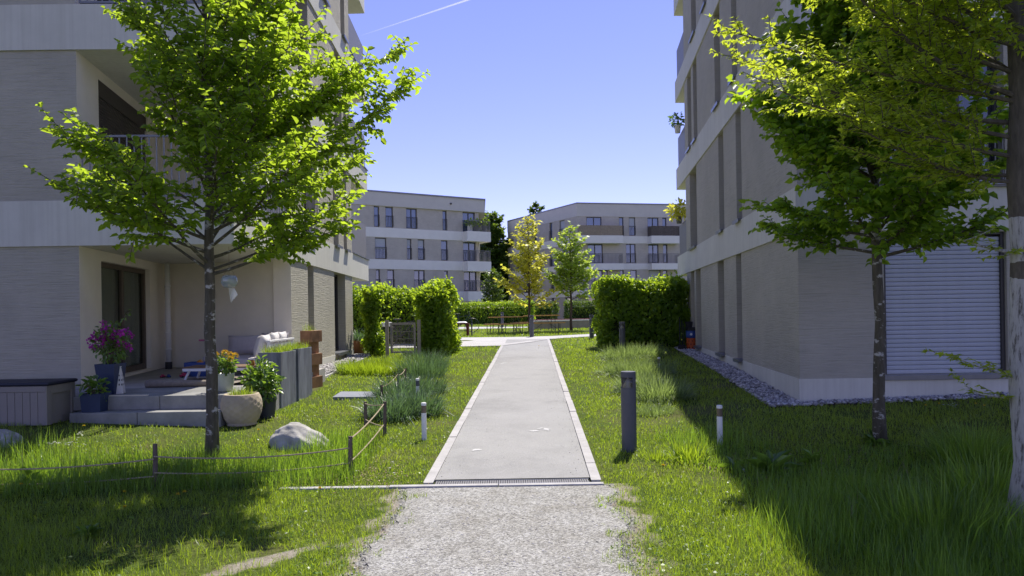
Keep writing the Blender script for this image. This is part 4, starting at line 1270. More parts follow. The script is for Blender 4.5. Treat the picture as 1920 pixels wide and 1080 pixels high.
t_ = pot_square('tall_planter', 'tall tapered navy planter with magenta blossoms by the terrace door', 'planter', (PZ(191, 742, FLZ).x, 9.36, FLZ), .20, .275, .41, NAVY)
pp = bush(t_, (0, 0, .66), .23, .26, 420, .06, LEAF_POT, 9)
rng = np.random.default_rng(5); ce = np.array([(0, 0, .78)]) + rng.normal(0, 1, (46, 3)) * np.array([.13, .10, .12])
q = np.repeat(ce, 12, 0) + rng.normal(0, .018, (46 * 12, 3))
leaves('blossoms', q, rng.normal(0, 1, (len(q), 3)), rng.normal(0, 1, (len(q), 3)), .040 * rng.uniform(.7, 1.2, len(q)), PET_MAG, t_, rng=rng, wid=.9, kind='diamond')
MB().tube([(.05, 0, .6), (.12, 0, .95), (.23, 0, 1.10), (.30, 0, 1.13)], .004, 4).build('long_shoot', BARK_BR, t_)
leaves('shoot_leaves', np.array([(.1 + .02 * k, 0, .9 + .022 * k) for k in range(11)]), rng.normal(0, 1, (11, 3)), rng.normal(0, 1, (11, 3)), np.full(11, .05), LEAF_POT, t_)
t_ = pot_square('cube_planter', 'low navy planter with a leafy plant standing on the lower step', 'planter', (PZ(171, 773, .40).x, 8.99, .401), .235, .262, .235, NAVY)
bush(t_, (0, 0, .30), .16, .13, 70, .10, LEAF_POT, 6, wid=.5)
# patterned lantern
PAT, t0, p0_, o0 = new_mat('latticed_print')
vc = coords(t0, (31.25, 31.25, 16)); ck = t0.nodes.new('ShaderNodeTexVoronoi'); ck.inputs['Scale'].default_value = 1.0; ck.inputs['Randomness'].default_value = 0.0
t0.links.new(vc, ck.inputs['Vector'])
t0.links.new(ramp(t0, ck.outputs['Distance'], [(0.25, (.02, .02, .025)), (0.30, (.62, .60, .57))]), p0_.inputs['Base Color'])
t_ = thing('lantern', 'white tapered lantern with black lattice pattern next to the tall navy planter', 'lantern', (PZ(221, 738, FLZ).x, 9.38, FLZ), .3)
MB().box((-.048, -.048, 0), (.048, .048, .36), taper=1.65).build('shade', PAT, t_, bevel=.006)
MB().box((-.052, -.052, .361), (.052, .052, .37)).build('rim', WHITE, t_)

# rolled rug
a, b_ = PZ(270, 728, FLZ), PZ(412, 727, FLZ)
t_ = thing('rolled_rug', 'half rolled beige rug lying along the terrace edge', 'rug', (a.x, a.y + .06, FLZ))
mb = MB(); L_ = b_.x - a.x
mb.tube([(0, 0, .058), (L_ * .5, .05, .052), (L_, .12, .043)], [.056, .050, .041], 16)
mb.build('roll', RUG, t_, smooth=True)
mb = MB(); nn = 14
for i in range(nn + 1):
    for j in range(5):
        mb.v.append((.05 + L_ * i / nn * 1.15, .06 + .1 * i / nn + j * .3, .012 + .02 * math.sin(i * .9 + j) ** 2 * (j > 0) + .05 * max(0, (i - 10) / 4) ** 2))
for i in range(nn):
    for j in range(4): mb.f.append((i * 5 + j, i * 5 + 5 + j, i * 5 + 6 + j, i * 5 + 1 + j))
mb.build('loose_end', RUG, t_, smooth=True)

# low table with jars
ct = thing('coffee_table', 'low garden table of brown boards and splayed white legs, on the terrace', 'table', (-4.62, 11.1, FLZ))
bd = None
for k in range(5):
    if bd is None: bd = MB().box((-.56, 0, .215), (.56, .098, .235)).build('board', TABLEWD, ct, bevel=.004); bd.location = (0, -.26, 0)
    else: share(bd, ct, (0, -.26 + k * .104, 0))
MB().box((-.55, -.255, .17), (.55, -.225, .213)).box((-.55, .225, .17), (.55, .255, .213)).box((-.55, -.224, .17), (-.52, .224, .213)).box((.52, -.224, .17), (.55, .224, .213)).build('frame', WHITE, ct)
for sx in (-1, 1):
    for sy in (-1, 1):
        MB().tube([(sx * .46, sy * .19, .19), (sx * .54, sy * .23, 0)], .02, 8).build('leg', WHITE, ct)
tz = FLZ + .236
def jar(px, label, m, r, h, lid=None):
    p_ = PZ(px, 690, tz)
    t_ = thing('jar', label, 'jar', (p_.x, 11.0, tz))
    MB().lathe([(r * .9, 0), (r, .01), (r, h * .7), (r * .75, h * .85), (r * .78, h)], n=16).build('glass', m, t_, smooth=True)
    if lid: MB().lathe([(r * .85, h + .001), (r * .85, h + .03)], n=16).build('lid', lid, t_)
jar(450, 'amber jar with a white lid on the low table', M('amber_glass', (.42, .20, .03), .15, .1), .04, .09, WHITE)
jar(462, 'pale green glass tumbler on the low table', M('green_glass', (.36, .42, .26), .15, .1), .045, .15)
jar(469, 'small white cup on the low table', WHITE, .022, .05)

# lounge sofa
def pillow(name, par, T, w_, h, th, m):
    mb = MB(); n = 9
    for sg in (1, -1):
        o = len(mb.v)
        for i in range(n):
            for j in range(n):
                u, v_ = -1 + 2 * i / (n - 1), -1 + 2 * j / (n - 1)
                pinch = 1 - .07 * (1 - abs(u)) ** 1 * abs(v_) ** 3 - .05 * (1 - abs(v_)) * abs(u) ** 3
                k = max(0, (1 - u ** 4) * (1 - v_ ** 4)) ** .55
                q = T @ Vector((u * w_ / 2 * (1 - .06 * (1 - v_ * v_) * abs(u) ** 3), sg * th / 2 * k, v_ * h / 2 * pinch))
                mb.v.append(tuple(q))
        for i in range(n - 1):
            for j in range(n - 1):
                mb.f.append((o + i * n + j, o + (i + 1) * n + j, o + (i + 1) * n + j + 1, o + i * n + j + 1))
    return mb.build(name, m, par, smooth=True)
sf = thing('lounge_sofa', 'white framed corner lounge sofa with grey seat cushions against the back wall', 'sofa', (-4.9, 12.9, FLZ))
def lb_(a, b): return (a[0] + 4.9, a[1] - 12.9, a[2] - FLZ), (b[0] + 4.9, b[1] - 12.9, b[2] - FLZ)
MB().box(*lb_((-5.75, 12.75, .66), (-4.25, 13.35, .74))).box(*lb_((-4.95, 12.0, .66), (-4.25, 12.749, .74))).build('seat_frame', WHITE, sf, bevel=.005)
for (x, y) in ((-5.72, 12.78), (-4.92, 12.03), (-4.28, 12.03), (-4.28, 13.3), (-5.72, 13.3)):
    MB().box(*lb_((x - .025, y - .025, FLZ + .002), (x + .025, y + .025, .66))).build('leg', WHITE, sf)
MB().box(*lb_((-5.73, 12.77, .742), (-4.93, 13.3, .87))).build('seat_cushion', FABRIC, sf, bevel=.04)
MB().box(*lb_((-4.92, 12.02, .742), (-4.30, 13.3, .87))).build('seat_cushion', FABRIC, sf, bevel=.04)
for y in (12.02, 12.65, 13.32): MB().box(*lb_((-4.25, y - .022, .66), (-4.205, y + .022, 1.14))).build('back_post', WHITE, sf)
for z in (.80, .93, 1.05): MB().box(*lb_((-4.24, 12.045, z), (-4.215, 13.295, z + .055))).build('back_slat', WHITE, sf)
MB().box(*lb_((-4.262, 11.99, 1.141), (-4.195, 13.345, 1.175))).build('top_rail', WHITE, sf, bevel=.004)
def TP(x, y, z, rz, tilt): return Matrix.Translation(Vector((x + 0, y + 0, z + 0))) @ Matrix.Rotation(rz, 4, 'Z') @ Matrix.Rotation(tilt, 4, 'X')
def loose(name, label, x, y, z, rz, tilt, w_, h, th, m):
    t_ = pillow(name, None, Matrix.Rotation(tilt, 4, 'X'), w_, h, th, m)
    t_.location = (x, y, z); t_.rotation_euler = (0, 0, rz)
    tag(t_, label, 'cushion', 'loose cushions on the lounge sofa'); return t_
loose('cushion', 'wide lilac grey cushion leaning on the back wall behind the low table', -5.08, 13.16, 1.06, 0, -.22, .66, .36, .17, FABRIC)
loose('cushion', 'lilac grey cushion in the inner corner of the sofa, half hidden', -4.52, 13.2, 1.09, .15, -.2, .5, .38, .16, FABRIC)
loose('cushion', 'front white cushion leaning on the slatted sofa back, its side in shade', -4.40, 12.18, 1.08, rad(90), .30, .42, .40, .18, FABRIC_W)
loose('cushion', 'middle white sunlit cushion on the slatted sofa back', -4.39, 12.62, 1.10, rad(93), .28, .44, .42, .18, FABRIC_W)
loose('cushion', 'rear white sunlit cushion on the slatted sofa back, next to the plaster wall', -4.39, 13.04, 1.10, rad(88), .26, .42, .42, .17, FABRIC_W)

# toys
sc_ = thing('kick_scooter', 'pink child scooter standing by the back wall', 'scooter', (-5.42, 12.3, FLZ), .1)
PINK = M('pink_paint', (.42, .10, .20), .4, .1)
PINK2 = M('pale_pink_tube', (.50, .36, .38), .35, .1)
MB().tube([(0, 0, .06), (0, .02, .60)], .013, 8).build('stem', PINK2, sc_)
MB().tube([(-.14, .02, .605), (.14, .02, .605)], .017, 8).build('handlebar', PINK, sc_)
MB().box((-.05, .03, .05), (.05, .48, .075)).build('deck', PINK, sc_, bevel=.008)
for x, y in ((-.07, 0), (.07, 0), (0, .5)): MB().tube([(x - .013, y, .05), (x + .013, y, .05)], .05, 14).build('wheel', BLACKP, sc_)
p_ = PZ(366, 706, FLZ)
t_ = thing('toy_crate', 'blue toy crate under the end of the low table', 'crate', (p_.x, 12.0, FLZ))
BLUE = M('blue_plastic', (.02, .06, .24), .4, .1)
mb = MB().box((-.19, -.13, 0), (.19, .13, .02)).box((-.19, -.13, .021), (-.175, .13, .24)).box((.175, -.13, .021), (.19, .13, .24)).box((-.174, -.13, .021), (.174, -.115, .24)).box((-.174, .115, .021), (.174, .13, .24))
mb.build('crate_body', BLUE, t_, bevel=.004)
MB().lathe([(.02, 0), (.07, .03), (.075, .07), (.04, .12), (.005, .14)], (.03, 0, .14), 12).build('orange_toy', M('orange_toy', (.5, .22, .03), .4), t_, smooth=True)
RED = M('pink_plastic', (.45, .04, .12), .4, .1)
for px, lab, m, s_ in ((306, 'small pink toy on the terrace floor left of the downpipe', RED, .035), (343, 'pink plastic toy car lying under the low table', RED, .05), (316, 'small navy toy next to the downpipe shoe', BLUE, .035)):
    p_ = PZ(px, 708, FLZ)
    t_ = thing('toy_car', lab, 'toy', (p_.x, 11.75, FLZ), R.uniform(0, 3))
    MB().box((-s_ * 1.4, -s_ * .7, s_ * .3), (s_ * 1.4, s_ * .7, s_)).box((-s_ * .7, -s_ * .6, s_ * 1.001), (s_ * .6, s_ * .6, s_ * 1.6)).build('body', m, t_, bevel=.01)
    for sx in (-.8, .8): MB().tube([(s_ * sx, -s_ * .75, s_ * .35), (s_ * sx, s_ * .75, s_ * .35)], s_ * .34, 10).build('wheel', BLACKP, t_)

# pots in front of the terrace
p_ = PZ(418, 735, FLZ)
t_ = thing('flower_pot', 'pale green glazed pot of orange chrysanthemums on the terrace edge', 'flower pot', (p_.x, 9.44, FLZ))
MB().lathe([(.075, 0), (.10, .02), (.118, .12), (.125, .235), (.128, .25), (.118, .25), (.112, .22)], n=24).build('pot', CELAD, t_, smooth=True)
MB().lathe([(.112, .21), (.02, .225)], n=16).build('soil', SOIL, t_)
bush(t_, (0, 0, .36), .15, .14, 220, .065, LEAF_POT, 6)
for k, (x, y, z, r) in enumerate(((.03, -.05, .52, .055), (.10, -.03, .50, .05), (.16, -.02, .49, .042), (.12, -.09, .445, .05), (-.12, .02, .50, .045), (-.15, -.03, .46, .035))):
    rng = np.random.default_rng(k); n = 70
    d = unit(rng.normal(0, 1, (n, 3)) + np.array([0, 0, .5]))
    leaves('flower_head', d * r * .45 + np.array([x, y, z]), d, rng.normal(0, 1, (n, 3)), np.full(n, r * .62), PET_ORA, t_, rng=rng, kind='diamond', wid=.4)
p_ = G(476, 788)
t_ = thing('round_pot', 'big round sand coloured pot with diamond relief in front of the terrace', 'flower pot', (-3.52, 8.98, H(-3.5, 9)))
prof = [(.15, 0), (.19, .015)] + [(.245 * math.sin(math.pi * (.20 + .48 * k / 22)) ** .8 + .004, .015 + .385 * k / 22) for k in range(1, 23)]
prof += [(prof[-1][0] - .004, .41), (prof[-1][0] - .03, .412), (prof[-1][0] - .035, .35)]
dia = lambda th, z: .008 * max(0, 1 - 2.2 * min(abs(((th * 13 / math.pi + z * 26) % 2) - 1), abs(((th * 13 / math.pi - z * 26) % 2) - 1))) if .05 < z < .395 else 0
MB().lathe(prof, n=144, fn=dia).build('pot', CLAY, t_, smooth=True)
MB().lathe([(.17, .352), (.01, .36)], n=20).build('soil', SOIL, t_)
n = 240; a_ = NR.uniform(0, 6.28, n); r_ = .15 * NR.random(n) ** .5
blades('tufts', np.stack([r_ * np.cos(a_), r_ * np.sin(a_), np.full(n, .36)], 1), NR.uniform(.06, .18, n), np.full(n, .006), NR.uniform(.1, .7, n), NR.uniform(0, 6.28, n), BLADE, t_)
p_ = G(514, 772)
t_ = thing('shrub_pot', 'leafy green shrub in a dark pot between the round pot and the grey planters', 'potted shrub', (-3.40, 9.55, H(-3.4, 9.5)))
MB().lathe([(.10, 0), (.105, .01), (.13, .26), (.135, .28), (.12, .28), (.115, .24)], n=20).build('pot', M('slate_pot', (.05, .055, .07), .6, .1), t_, smooth=True)
bush(t_, (-.05, -.02, .50), .25, .30, 520, .085, LEAF_POT, 12, wid=.55)

def grass_on(par, sx, sy, z, n, hmin, hmax, m=BLADE, w_=.006, var=None):
    x, y = NR.uniform(-sx, sx, n), NR.uniform(-sy, sy, n)
    return blades('grass', np.stack([x, y, np.full(n, z)], 1), NR.uniform(hmin, hmax, n), np.full(n, w_), NR.uniform(.15, 1.1, n), NR.uniform(0, 6.28, n), m, par, var=var)
for k, (y, lab) in enumerate(((10.62, 'grey fibre cement planter with overhanging grass, nearer of the two'), (11.27, 'grey fibre cement planter with overhanging grass, between its twin and the rusty tower'))):
    xx_ = -3.60 + .06 * k
    t_ = thing('grey_planter', lab, 'planter', (xx_, y, H(xx_, y) - .02), -.065, 'grey planters along the terrace side')
    mb = MB(); h = .83
    mb.box((-.17, -.31, 0), (.17, -.295, h)).box((-.17, .295, 0), (.17, .31, h)).box((-.17, -.2949, 0), (-.155, .2949, h)).box((.155, -.2949, 0), (.17, .2949, h))
    mb.build('trough', GREYPL, t_, bevel=.004)
    MB().box((-.154, -.294, h - .08), (.154, .294, h - .05)).build('soil', SOIL, t_)
    grass_on(t_, .15, .29, h - .05, 520, .08, .21)
ts = thing('stacked_planter', 'tower of staggered rusty planter boxes against the sunlit side wall', 'planter tower', (-3.66, 12.45, H(-3.6, 12.4)), -.30)
for k in range(5):
    o_ = .07 if k % 2 == 0 else 0.0
    MB().box((-.13 + o_, -.17, .205 * k + .002), (.10 + o_, .17, .205 * (k + 1))).build('box', CORTEN, ts, bevel=.003)
grass_on(ts, .09, .12, 1.02, 60, .06, .2, w_=.004)

# hanging glass lantern
p_ = P(430, 528, 10.75)
t_ = thing('hanging_lantern', 'glass bowl lantern with fluttering ribbons hanging from the loggia ceiling', 'lantern', (p_.x, p_.y, p_.z))
MB().lathe([(.02, -.10), (.09, -.085), (.125, -.02), (.12, .05), (.09, .095), (.085, .095), (.112, .045)], n=20).build('glass_bowl', glass_mat('pale_glass', (.42, .50, .52), .5), t_, smooth=True)
MB().tube([(0, 0, .08), (0, 0, 2.68 - p_.z)], .004, 5).tube([(-.09, 0, .09), (0, 0, .25), (.09, 0, .09)], .003, 4).build('cord', ROPE, t_)
mb = MB()
for k in range(5):
    x = .018 * k - .01
    mb.add([(x, 0, -.10), (x + .008, .01, -.10), (x + .035 + .006 * k, .02, -.33 + .03 * k), (x + .022, .01, -.31 + .02 * k)], [(0, 1, 2, 3)])
mb.build('ribbon', WHITE, t_)

# ------------------------------------------------------------------ boulders, hatch, stakes and rope
def boulder(name, label, loc, sx, sy, h, seed, peak=0.0, rz=0):
    import bmesh
    bm = bmesh.new(); bmesh.ops.create_icosphere(bm, subdivisions=5, radius=1)
    for v_ in bm.verts:
        c = v_.co.copy()
        f = 1 + .22 * (float(vnoise(c.x * 1.4 + c.z + 3, c.y * 1.4 + 5 - c.z, seed)) - .5) + .15 * (float(vnoise(c.x * 3.5 + c.z * 2, c.y * 3.5 + c.z * 2, seed + 1)) - .5) + .06 * (float(vnoise(c.x * 11 + c.z * 7, c.y * 11 - c.z * 6, seed + 2)) - .5)
        zz = c.z * f
        v_.co = Vector(((c.x * f + peak * max(zz, 0) * (1 - abs(c.x) * .4)) * sx, c.y * f * sy, (zz if zz < 0 else zz ** .85 * (1 - .35 * max(0, c.x)) ) * h))
    me = bpy.data.meshes.new(name); bm.to_mesh(me); bm.free(); me.shade_smooth(); me.materials.append(STONE)
    o = bpy.data.objects.new(name, me); COL.objects.link(o); o.location = loc; o.rotation_euler = (0, 0, rz)
    return tag(o, label, 'boulder')
b = G(553, 846)
boulder('boulder', 'pale grey boulder lying in the lawn inside the rope fence', (b.x, b.y + .22, b.z - .03), .36, .27, .32, 5, -.18)
b = G(-22, 842)
boulder('boulder', 'grey boulder cut off by the left edge of the view, in shade', (b.x, b.y + .2, b.z), .19, .2, .17, 9)
c4 = [G(624, 749.5), G(706, 749), G(704, 739), G(640, 739)]
mb = MB(); vs = [(q.x, q.y, q.z + .045) for q in c4]; vs += [(q.x, q.y, q.z - .05) for q in c4]
ht_ = mb.add(vs, [(0, 1, 2, 3)] + [(k, (k + 1) % 4, 4 + (k + 1) % 4, 4 + k) for k in range(4)]).build('inspection_cover', M('galvanised_cover', (.20, .215, .25), .75, .12, 5, .1, 80), None, bevel=.004)
tag(ht_, 'flat grey metal cover set in the lawn beside the pebble strip', 'cover')

def rope_line(a, b, sag, r=.007):
    a, b = Vector(a), Vector(b)
    return MB().tube([tuple(a.lerp(b, k / 12) - Vector((0, 0, sag * 4 * (k / 12) * (1 - k / 12)))) for k in range(13)], r, 6)
def fence(name, label, stakes, hs, links):
    t_ = thing(name, label, 'rope fence', tuple(stakes[0]))
    for q, h in zip(stakes, hs):
        a = R.uniform(0, 3)
        MB().tube([(q.x, q.y, q.z - .1), (q.x + R.uniform(-.012, .012), q.y, q.z + h)], [.024, .021], 7).build('stake', WOODSTAKE, t_, world=True)
    for i, j, f1, f2, sag in links:
        a, b = stakes[i], stakes[j]
        o_ = Vector((0, -.026, 0))
        rope_line(a + Vector((0, 0, hs[i] * f1)) + o_, b + Vector((0, 0, hs[j] * f1)) + o_, sag).build('rope', ROPE, t_, world=True)
        rope_line(a + Vector((0, 0, hs[i] * f2)) + o_, b + Vector((0, 0, hs[j] * f2)) + o_, sag * .8).build('rope', ROPE, t_, world=True)
sk = [G(-330, 912), G(292, 913), G(657, 893), G(721, 818), G(686, 800)]
fence('rope_fence', 'low fence of wooden stakes and sagging ropes round the near lawn', sk, [.40, .40, .39, .43, .33],
      [(0, 1, .66, .26, .10), (1, 2, .72, .34, .05), (2, 3, .93, .36, .03), (3, 4, .93, .3, .02)])
sk2 = [G(664, 692), G(731, 742), G(747, 722), G(765, 712), G(757, 694), G(784, 690)]
sk2 = [G(664, 692), G(717, 752), G(746, 727), G(760, 714), G(752, 700)]
fence('rope_fence', 'rope fence of short stakes half hidden by blue grasses further back', sk2, [.22, .26, .27, .25, .2], [(1, 2, .9, .4, .04), (2, 3, .9, .4, .04), (3, 4, .9, .4, .04)])

def marker(px, py, h, label, cap_dark=False):
    b = G(px, py)
    t_ = thing('marker_post', label, 'marker post', tuple(b))
    r = .031
    if not cap_dark:
        MB().lathe([(r, -.1), (r, h - .125)], n=16).build('post_body', WHITE, t_, smooth=False)
    else: MB().lathe([(r, -.1), (r, h - .125)], n=16).build('post_body', WHITE, t_)
    MB().lathe([(r * .98, h - .1249), (r * .98, h - .035)], n=16).build('reflector_band', M('bronze_band', (.16, .13, .10), .35, .2, 20, metal=.5) if not cap_dark else ANTH, t_)
    MB().lathe([(r * 1.04, h - .0349), (r * 1.04, h - .008), (r * .8, h)], n=16).build('cap', WHITE, t_)
marker(795.5, 825, .455, 'slim white marker post with dark band on the mown strip left of the path')
marker(1350, 836, .455, 'slim white marker post standing in the shade, right of the grey bollard light')
marker(783.5, 752, .37, 'marker post almost hidden among the blue grasses left of the path', True)
marker(1236, 700, .33, 'marker post whose white cap peeks out of the grass by the big hedge')

def bollard(px, py, D, label, h=.88, r=.083, head=True):
    if D is None: b = G(px, py)
    else: x = ray(px, py)[0] * D; b = Vector((x, D, H(x, D)))
    t_ = thing('bollard_light', label, 'bollard light', tuple(b), 0, 'grey bollard lights along the paths')
    n = 28
    MB().lathe([(r * 1.1, -.02), (r * 1.1, .012), (r, .014), (r, h * .80)], n=n).build('post', ANTH, t_)
    mb = MB()                                   # half shell at the back of the lamp head, the open front turned to the left
    a0, a1 = rad(-62), rad(150)
    for k in range(17):
        a = a0 + (a1 - a0) * k / 16
        for z in (h * .8001, h * .93):
            mb.v.append((r * math.cos(a), r * math.sin(a), z))
    mb.f = [(2 * k, 2 * k + 2, 2 * k + 3, 2 * k + 1) for k in range(16)]
    sh = mb.build('head_shell', ANTH, t_)
    sh.modifiers.new('solid', 'SOLIDIFY').thickness = .006
    MB().lathe([(r, h * .9301), (r, h * .975), (r * .97, h)], n=n).build('cap', ANTH, t_)
    MB().lathe([(r * .80, h * .8005), (r * .12, h * .928)], n=n).build('reflector', SILV, t_)
    MB().lathe([(r * .93, h * .8008), (r * .93, h * .9295)], n=n).build('lens', glass_mat('lens_glass', (.35, .33, .28), .8), t_, smooth=True)
bollard(1180, 846, None, 'nearest grey bollard light with angled reflector, right of the asphalt path')
bollard(1167, 650, 19.0, 'grey bollard light standing before the big clipped right hedge')
bollard(1109.5, 636, None, 'dark bollard light at the corner of the crossing path, left of the big hedge')
bollard(997, 633, None, 'grey bollard light on the lawn in front of the golden tree')
bollard(942, 613.5, None, 'farthest bollard light behind the beer tables', )

# ------------------------------------------------------------------ garden gate
pa, pb = G(727, 664), G(785, 662)
gy_ = 18.95; xa, xb = ray(726, 640)[0] * gy_, ray(786, 640)[0] * gy_; gz = H(xa, gy_)
gt = thing('garden_gate', 'brown metal garden gate with wire mesh between hedge column and hedge block', 'gate', ((xa + xb) / 2, gy_, gz))
GATEM = M('gate_metal', (.30, .27, .225), .5, .1)
W_ = xb - xa
for s_ in (-1, 1): MB().box((s_ * W_ / 2 - .045, -.045, -.1), (s_ * W_ / 2 + .045, .045, 1.02)).build('gate_post', GATEM, gt)
hw = W_ / 2 - .09
MB().box((-hw, -.025, .12), (-hw + .06, .025, .95)).box((hw - .06, -.025, .12), (hw, .025, .95)).box((-hw + .06, -.025, .12), (hw - .06, .025, .17)).box((-hw + .06, -.025, .89), (hw - .06, .025, .95)).build('gate_frame', GATEM, gt)
mb = MB(); n = 15
for k in range(n): x = -hw + .09 + (2 * hw - .18) * k / (n - 1); mb.box((x - .004, -.004, .17), (x + .004, .004, .89))
for z in (.32, .5, .7): mb.box((-hw + .06, -.012, z), (hw - .06, -.0045, z + .012))
mb.build('wire_mesh', GATEM, gt)
MB().box((-hw + .01, -.06, .62), (-hw + .05, -.026, .80)).build('lock', RAIL_LT, gt)

# clay pot at the corner of the left house, things beyond the gate
x = ray(672, 655)[0] * 20.3
t_ = thing('clay_pot', 'terracotta pot with drooping grass at the far corner of the left house', 'flower pot', (x, 20.3, H(x, 20.3)))
MB().lathe([(.14, 0), (.20, .36), (.22, .40), (.2, .40)], n=18).build('pot', M('terracotta', (.34, .15, .07), .9, .15), t_, smooth=True)
n = 420; a_ = NR.uniform(0, 6.28, n)
blades('drooping_grass', np.stack([.1 * np.cos(a_), .1 * np.sin(a_), np.full(n, .38)], 1), NR.uniform(.3, .55, n), np.full(n, .01), NR.uniform(.4, 1.7, n), a_, FESCUE, t_)

def bicycle(loc, rz, label, m):
    t_ = thing('bicycle', label, 'bicycle', loc, rz)
    for x in (-.52, .52):
        pts = [(x + .33 * math.cos(k * math.pi / 12), 0, .34 + .33 * math.sin(k * math.pi / 12)) for k in range(25)]
        wl = MB().tube(pts, .018, 6, False).build('wheel', BLACKP, t_)
        sp = MB()
        for k in range(8): sp.tube([(x, 0, .34), (x + .32 * math.cos(k * .785), 0, .34 + .32 * math.sin(k * .785))], .003, 3)
        sp.build('spokes', RAIL_LT, wl)
    fr = MB()
    for a, b in (((-.52, .34), (-.18, .78)), ((-.52, .34), (-.08, .32)), ((-.08, .32), (-.2, .85)), ((-.08, .32), (.36, .78)), ((-.17, .74), (.36, .82)), ((.35, .95), (.52, .34))):
        fr.tube([(a[0], 0, a[1]), (b[0], 0, b[1])], .017, 6)
    fr.build('frame', m, t_)
    MB().tube([(.33, -.28, .98), (.36, 0, 1.0), (.33, .28, .98)], .014, 6).build('handlebar', BLACKP, t_)
    MB().box((-.33, -.07, .86), (-.08, .07, .91)).build('saddle', BLACKP, t_, bevel=.02)
    return t_
bk = bicycle((ray(866, 600)[0] * 34, 34.0, H(-2.4, 34)), .2, 'dark bicycle parked behind the small brick table', M('navy_paint', (.03, .035, .07), .4))
bk2 = bicycle((ray(757, 640)[0] * 23.3, 23.3, H(-3.4, 23.3)), .35, 'bicycle with a white basket parked behind the garden gate', M('dark_paint', (.035, .03, .045), .4))
MB().box((.42, -.15, .75), (.68, .15, .98), taper=.8).build('basket', WHITE, bk2)
MB().box((-.75, -.12, .66), (-.4, .12, .80)).build('rear_bag', WHITE, bk2, bevel=.03)

# ------------------------------------------------------------------ far lawn: tables, benches, low wall, grill table
BEER = M('varnished_boards', (.58, .31, .06), .5, .15, 4)
BEERL = M('green_steel', (.05, .055, .045), .5)
def beer(name, label, cat, loc, rz, L_, W_, h, group):
    t_ = thing(name, label, cat, loc, rz, group)
    nb = 3 if W_ > .4 else 1
    bd = None
    for k in range(nb):
        w1 = W_ / nb
        MB().box((-L_ / 2, -W_ / 2 + k * w1 + .004, h - .045), (L_ / 2, -W_ / 2 + (k + 1) * w1 - .004, h)).build('board', BEER, t_)
    for s_ in (-1, 1):
        x = s_ * L_ * .36
        mb = MB()
        for y in (-W_ * .38, W_ * .38): mb.tube([(x, y, 0), (x, y, h - .03)], .016, 6)
        mb.tube([(x, -W_ * .38, .06), (x, W_ * .38, .06)], .012, 5); mb.tube([(x, 0, .08), (s_ * L_ * .1, 0, h - .04)], .01, 5)
        mb.build('leg_frame', BEERL, t_)
gA, gB = 'folding beer tables on the far lawn', 'folding benches on the far lawn'
def gp_(px, D): x = ray(px, 615)[0] * D; return (x, D, H(x, D))
beer('beer_table', 'varnished folding table, left of the golden tree trunk', 'table', gp_(949, 32.5), .72, 1.75, .5, .76, gA)
beer('beer_table', 'varnished folding table, right behind the golden tree trunk', 'table', gp_(1016, 33.6), .45, 1.75, .5, .78, gA)
beer('bench', 'folding bench nearest the brick table, left of the left beer table', 'bench', gp_(931, 31.4), .9, 1.5, .26, .46, gB)
beer('bench', 'folding bench in front of the left beer table', 'bench', gp_(958, 31.3), .6, 1.6, .26, .46, gB)
beer('bench', 'folding bench between the left beer table and the golden tree trunk', 'bench', gp_(980, 33.3), .8, 1.5, .26, .46, gB)
beer('bench', 'folding bench in front of the right beer table', 'bench', gp_(1024, 32.2), .25, 1.8, .26, .46, gB)
a, b = gp_(1003, 35.5), gp_(1112, 37.0)
lw = thing('low_wall', 'low concrete seating wall with reddish boards behind the young trees', 'low wall', ((a[0] + b[0]) / 2, 36.2, a[2]))
TW, LW = FT(a[:2], b[:2], False)
MB().box((0, -.5, a[2] - .2), (LW, 0, a[2] + .42), TW).build('wall_body', M('warm_concrete', (.30, .27, .22), .9, .2), lw, world=True)
for k, m in ((0, WHITE), (1, M('maroon_board', (.16, .06, .06), .6))):
    MB().box((0, -.24 - .25 * k, a[2] + .421 + .05 * k), (LW, .03 - .25 * k, a[2] + .47 + .05 * k), TW).build('seat_board', m, lw, world=True)
x, y, zz = gp_(866.5, 29.6)
t_ = thing('brick_table', 'small table on two dark red brick legs with a white cover on top', 'table', (x, y, zz))
BRK = M('dark_red_brick', (.14, .035, .03), .9, .3, 20)
for s_ in (-1, 1): MB().box((s_ * .24 - .055, -.2, 0), (s_ * .24 + .055, .2, .50)).build('brick_leg', BRK, t_)
MB().box((-.31, -.22, .501), (.31, .22, .54)).build('top', BRK, t_)
MB().box((-.17, -.15, .22), (.17, .15, .24)).tube([(-.13, -.15, 0), (-.13, -.15, .5)], .012, 5).tube([(.13, -.15, 0), (.13, -.15, .5)], .012, 5).build('rack', BLACKP, t_)
pillow('cover', t_, Matrix.Translation((0, 0, .575)) @ Matrix.Rotation(rad(90), 4, 'X'), .46, .36, .1, WHITE)
x, y, zz = gp_(884.5, 29.6)
t_ = thing('lawn_post', 'thin pale post on the lawn beside the brick table', 'post', (x, y, zz))
MB().lathe([(.03, 0), (.03, .44)], n=8).build('post_body', RAIL_LT, t_); MB().lathe([(.04, .441), (.04, .5), (.02, .53)], n=8).build('post_cap', ANTH, t_)

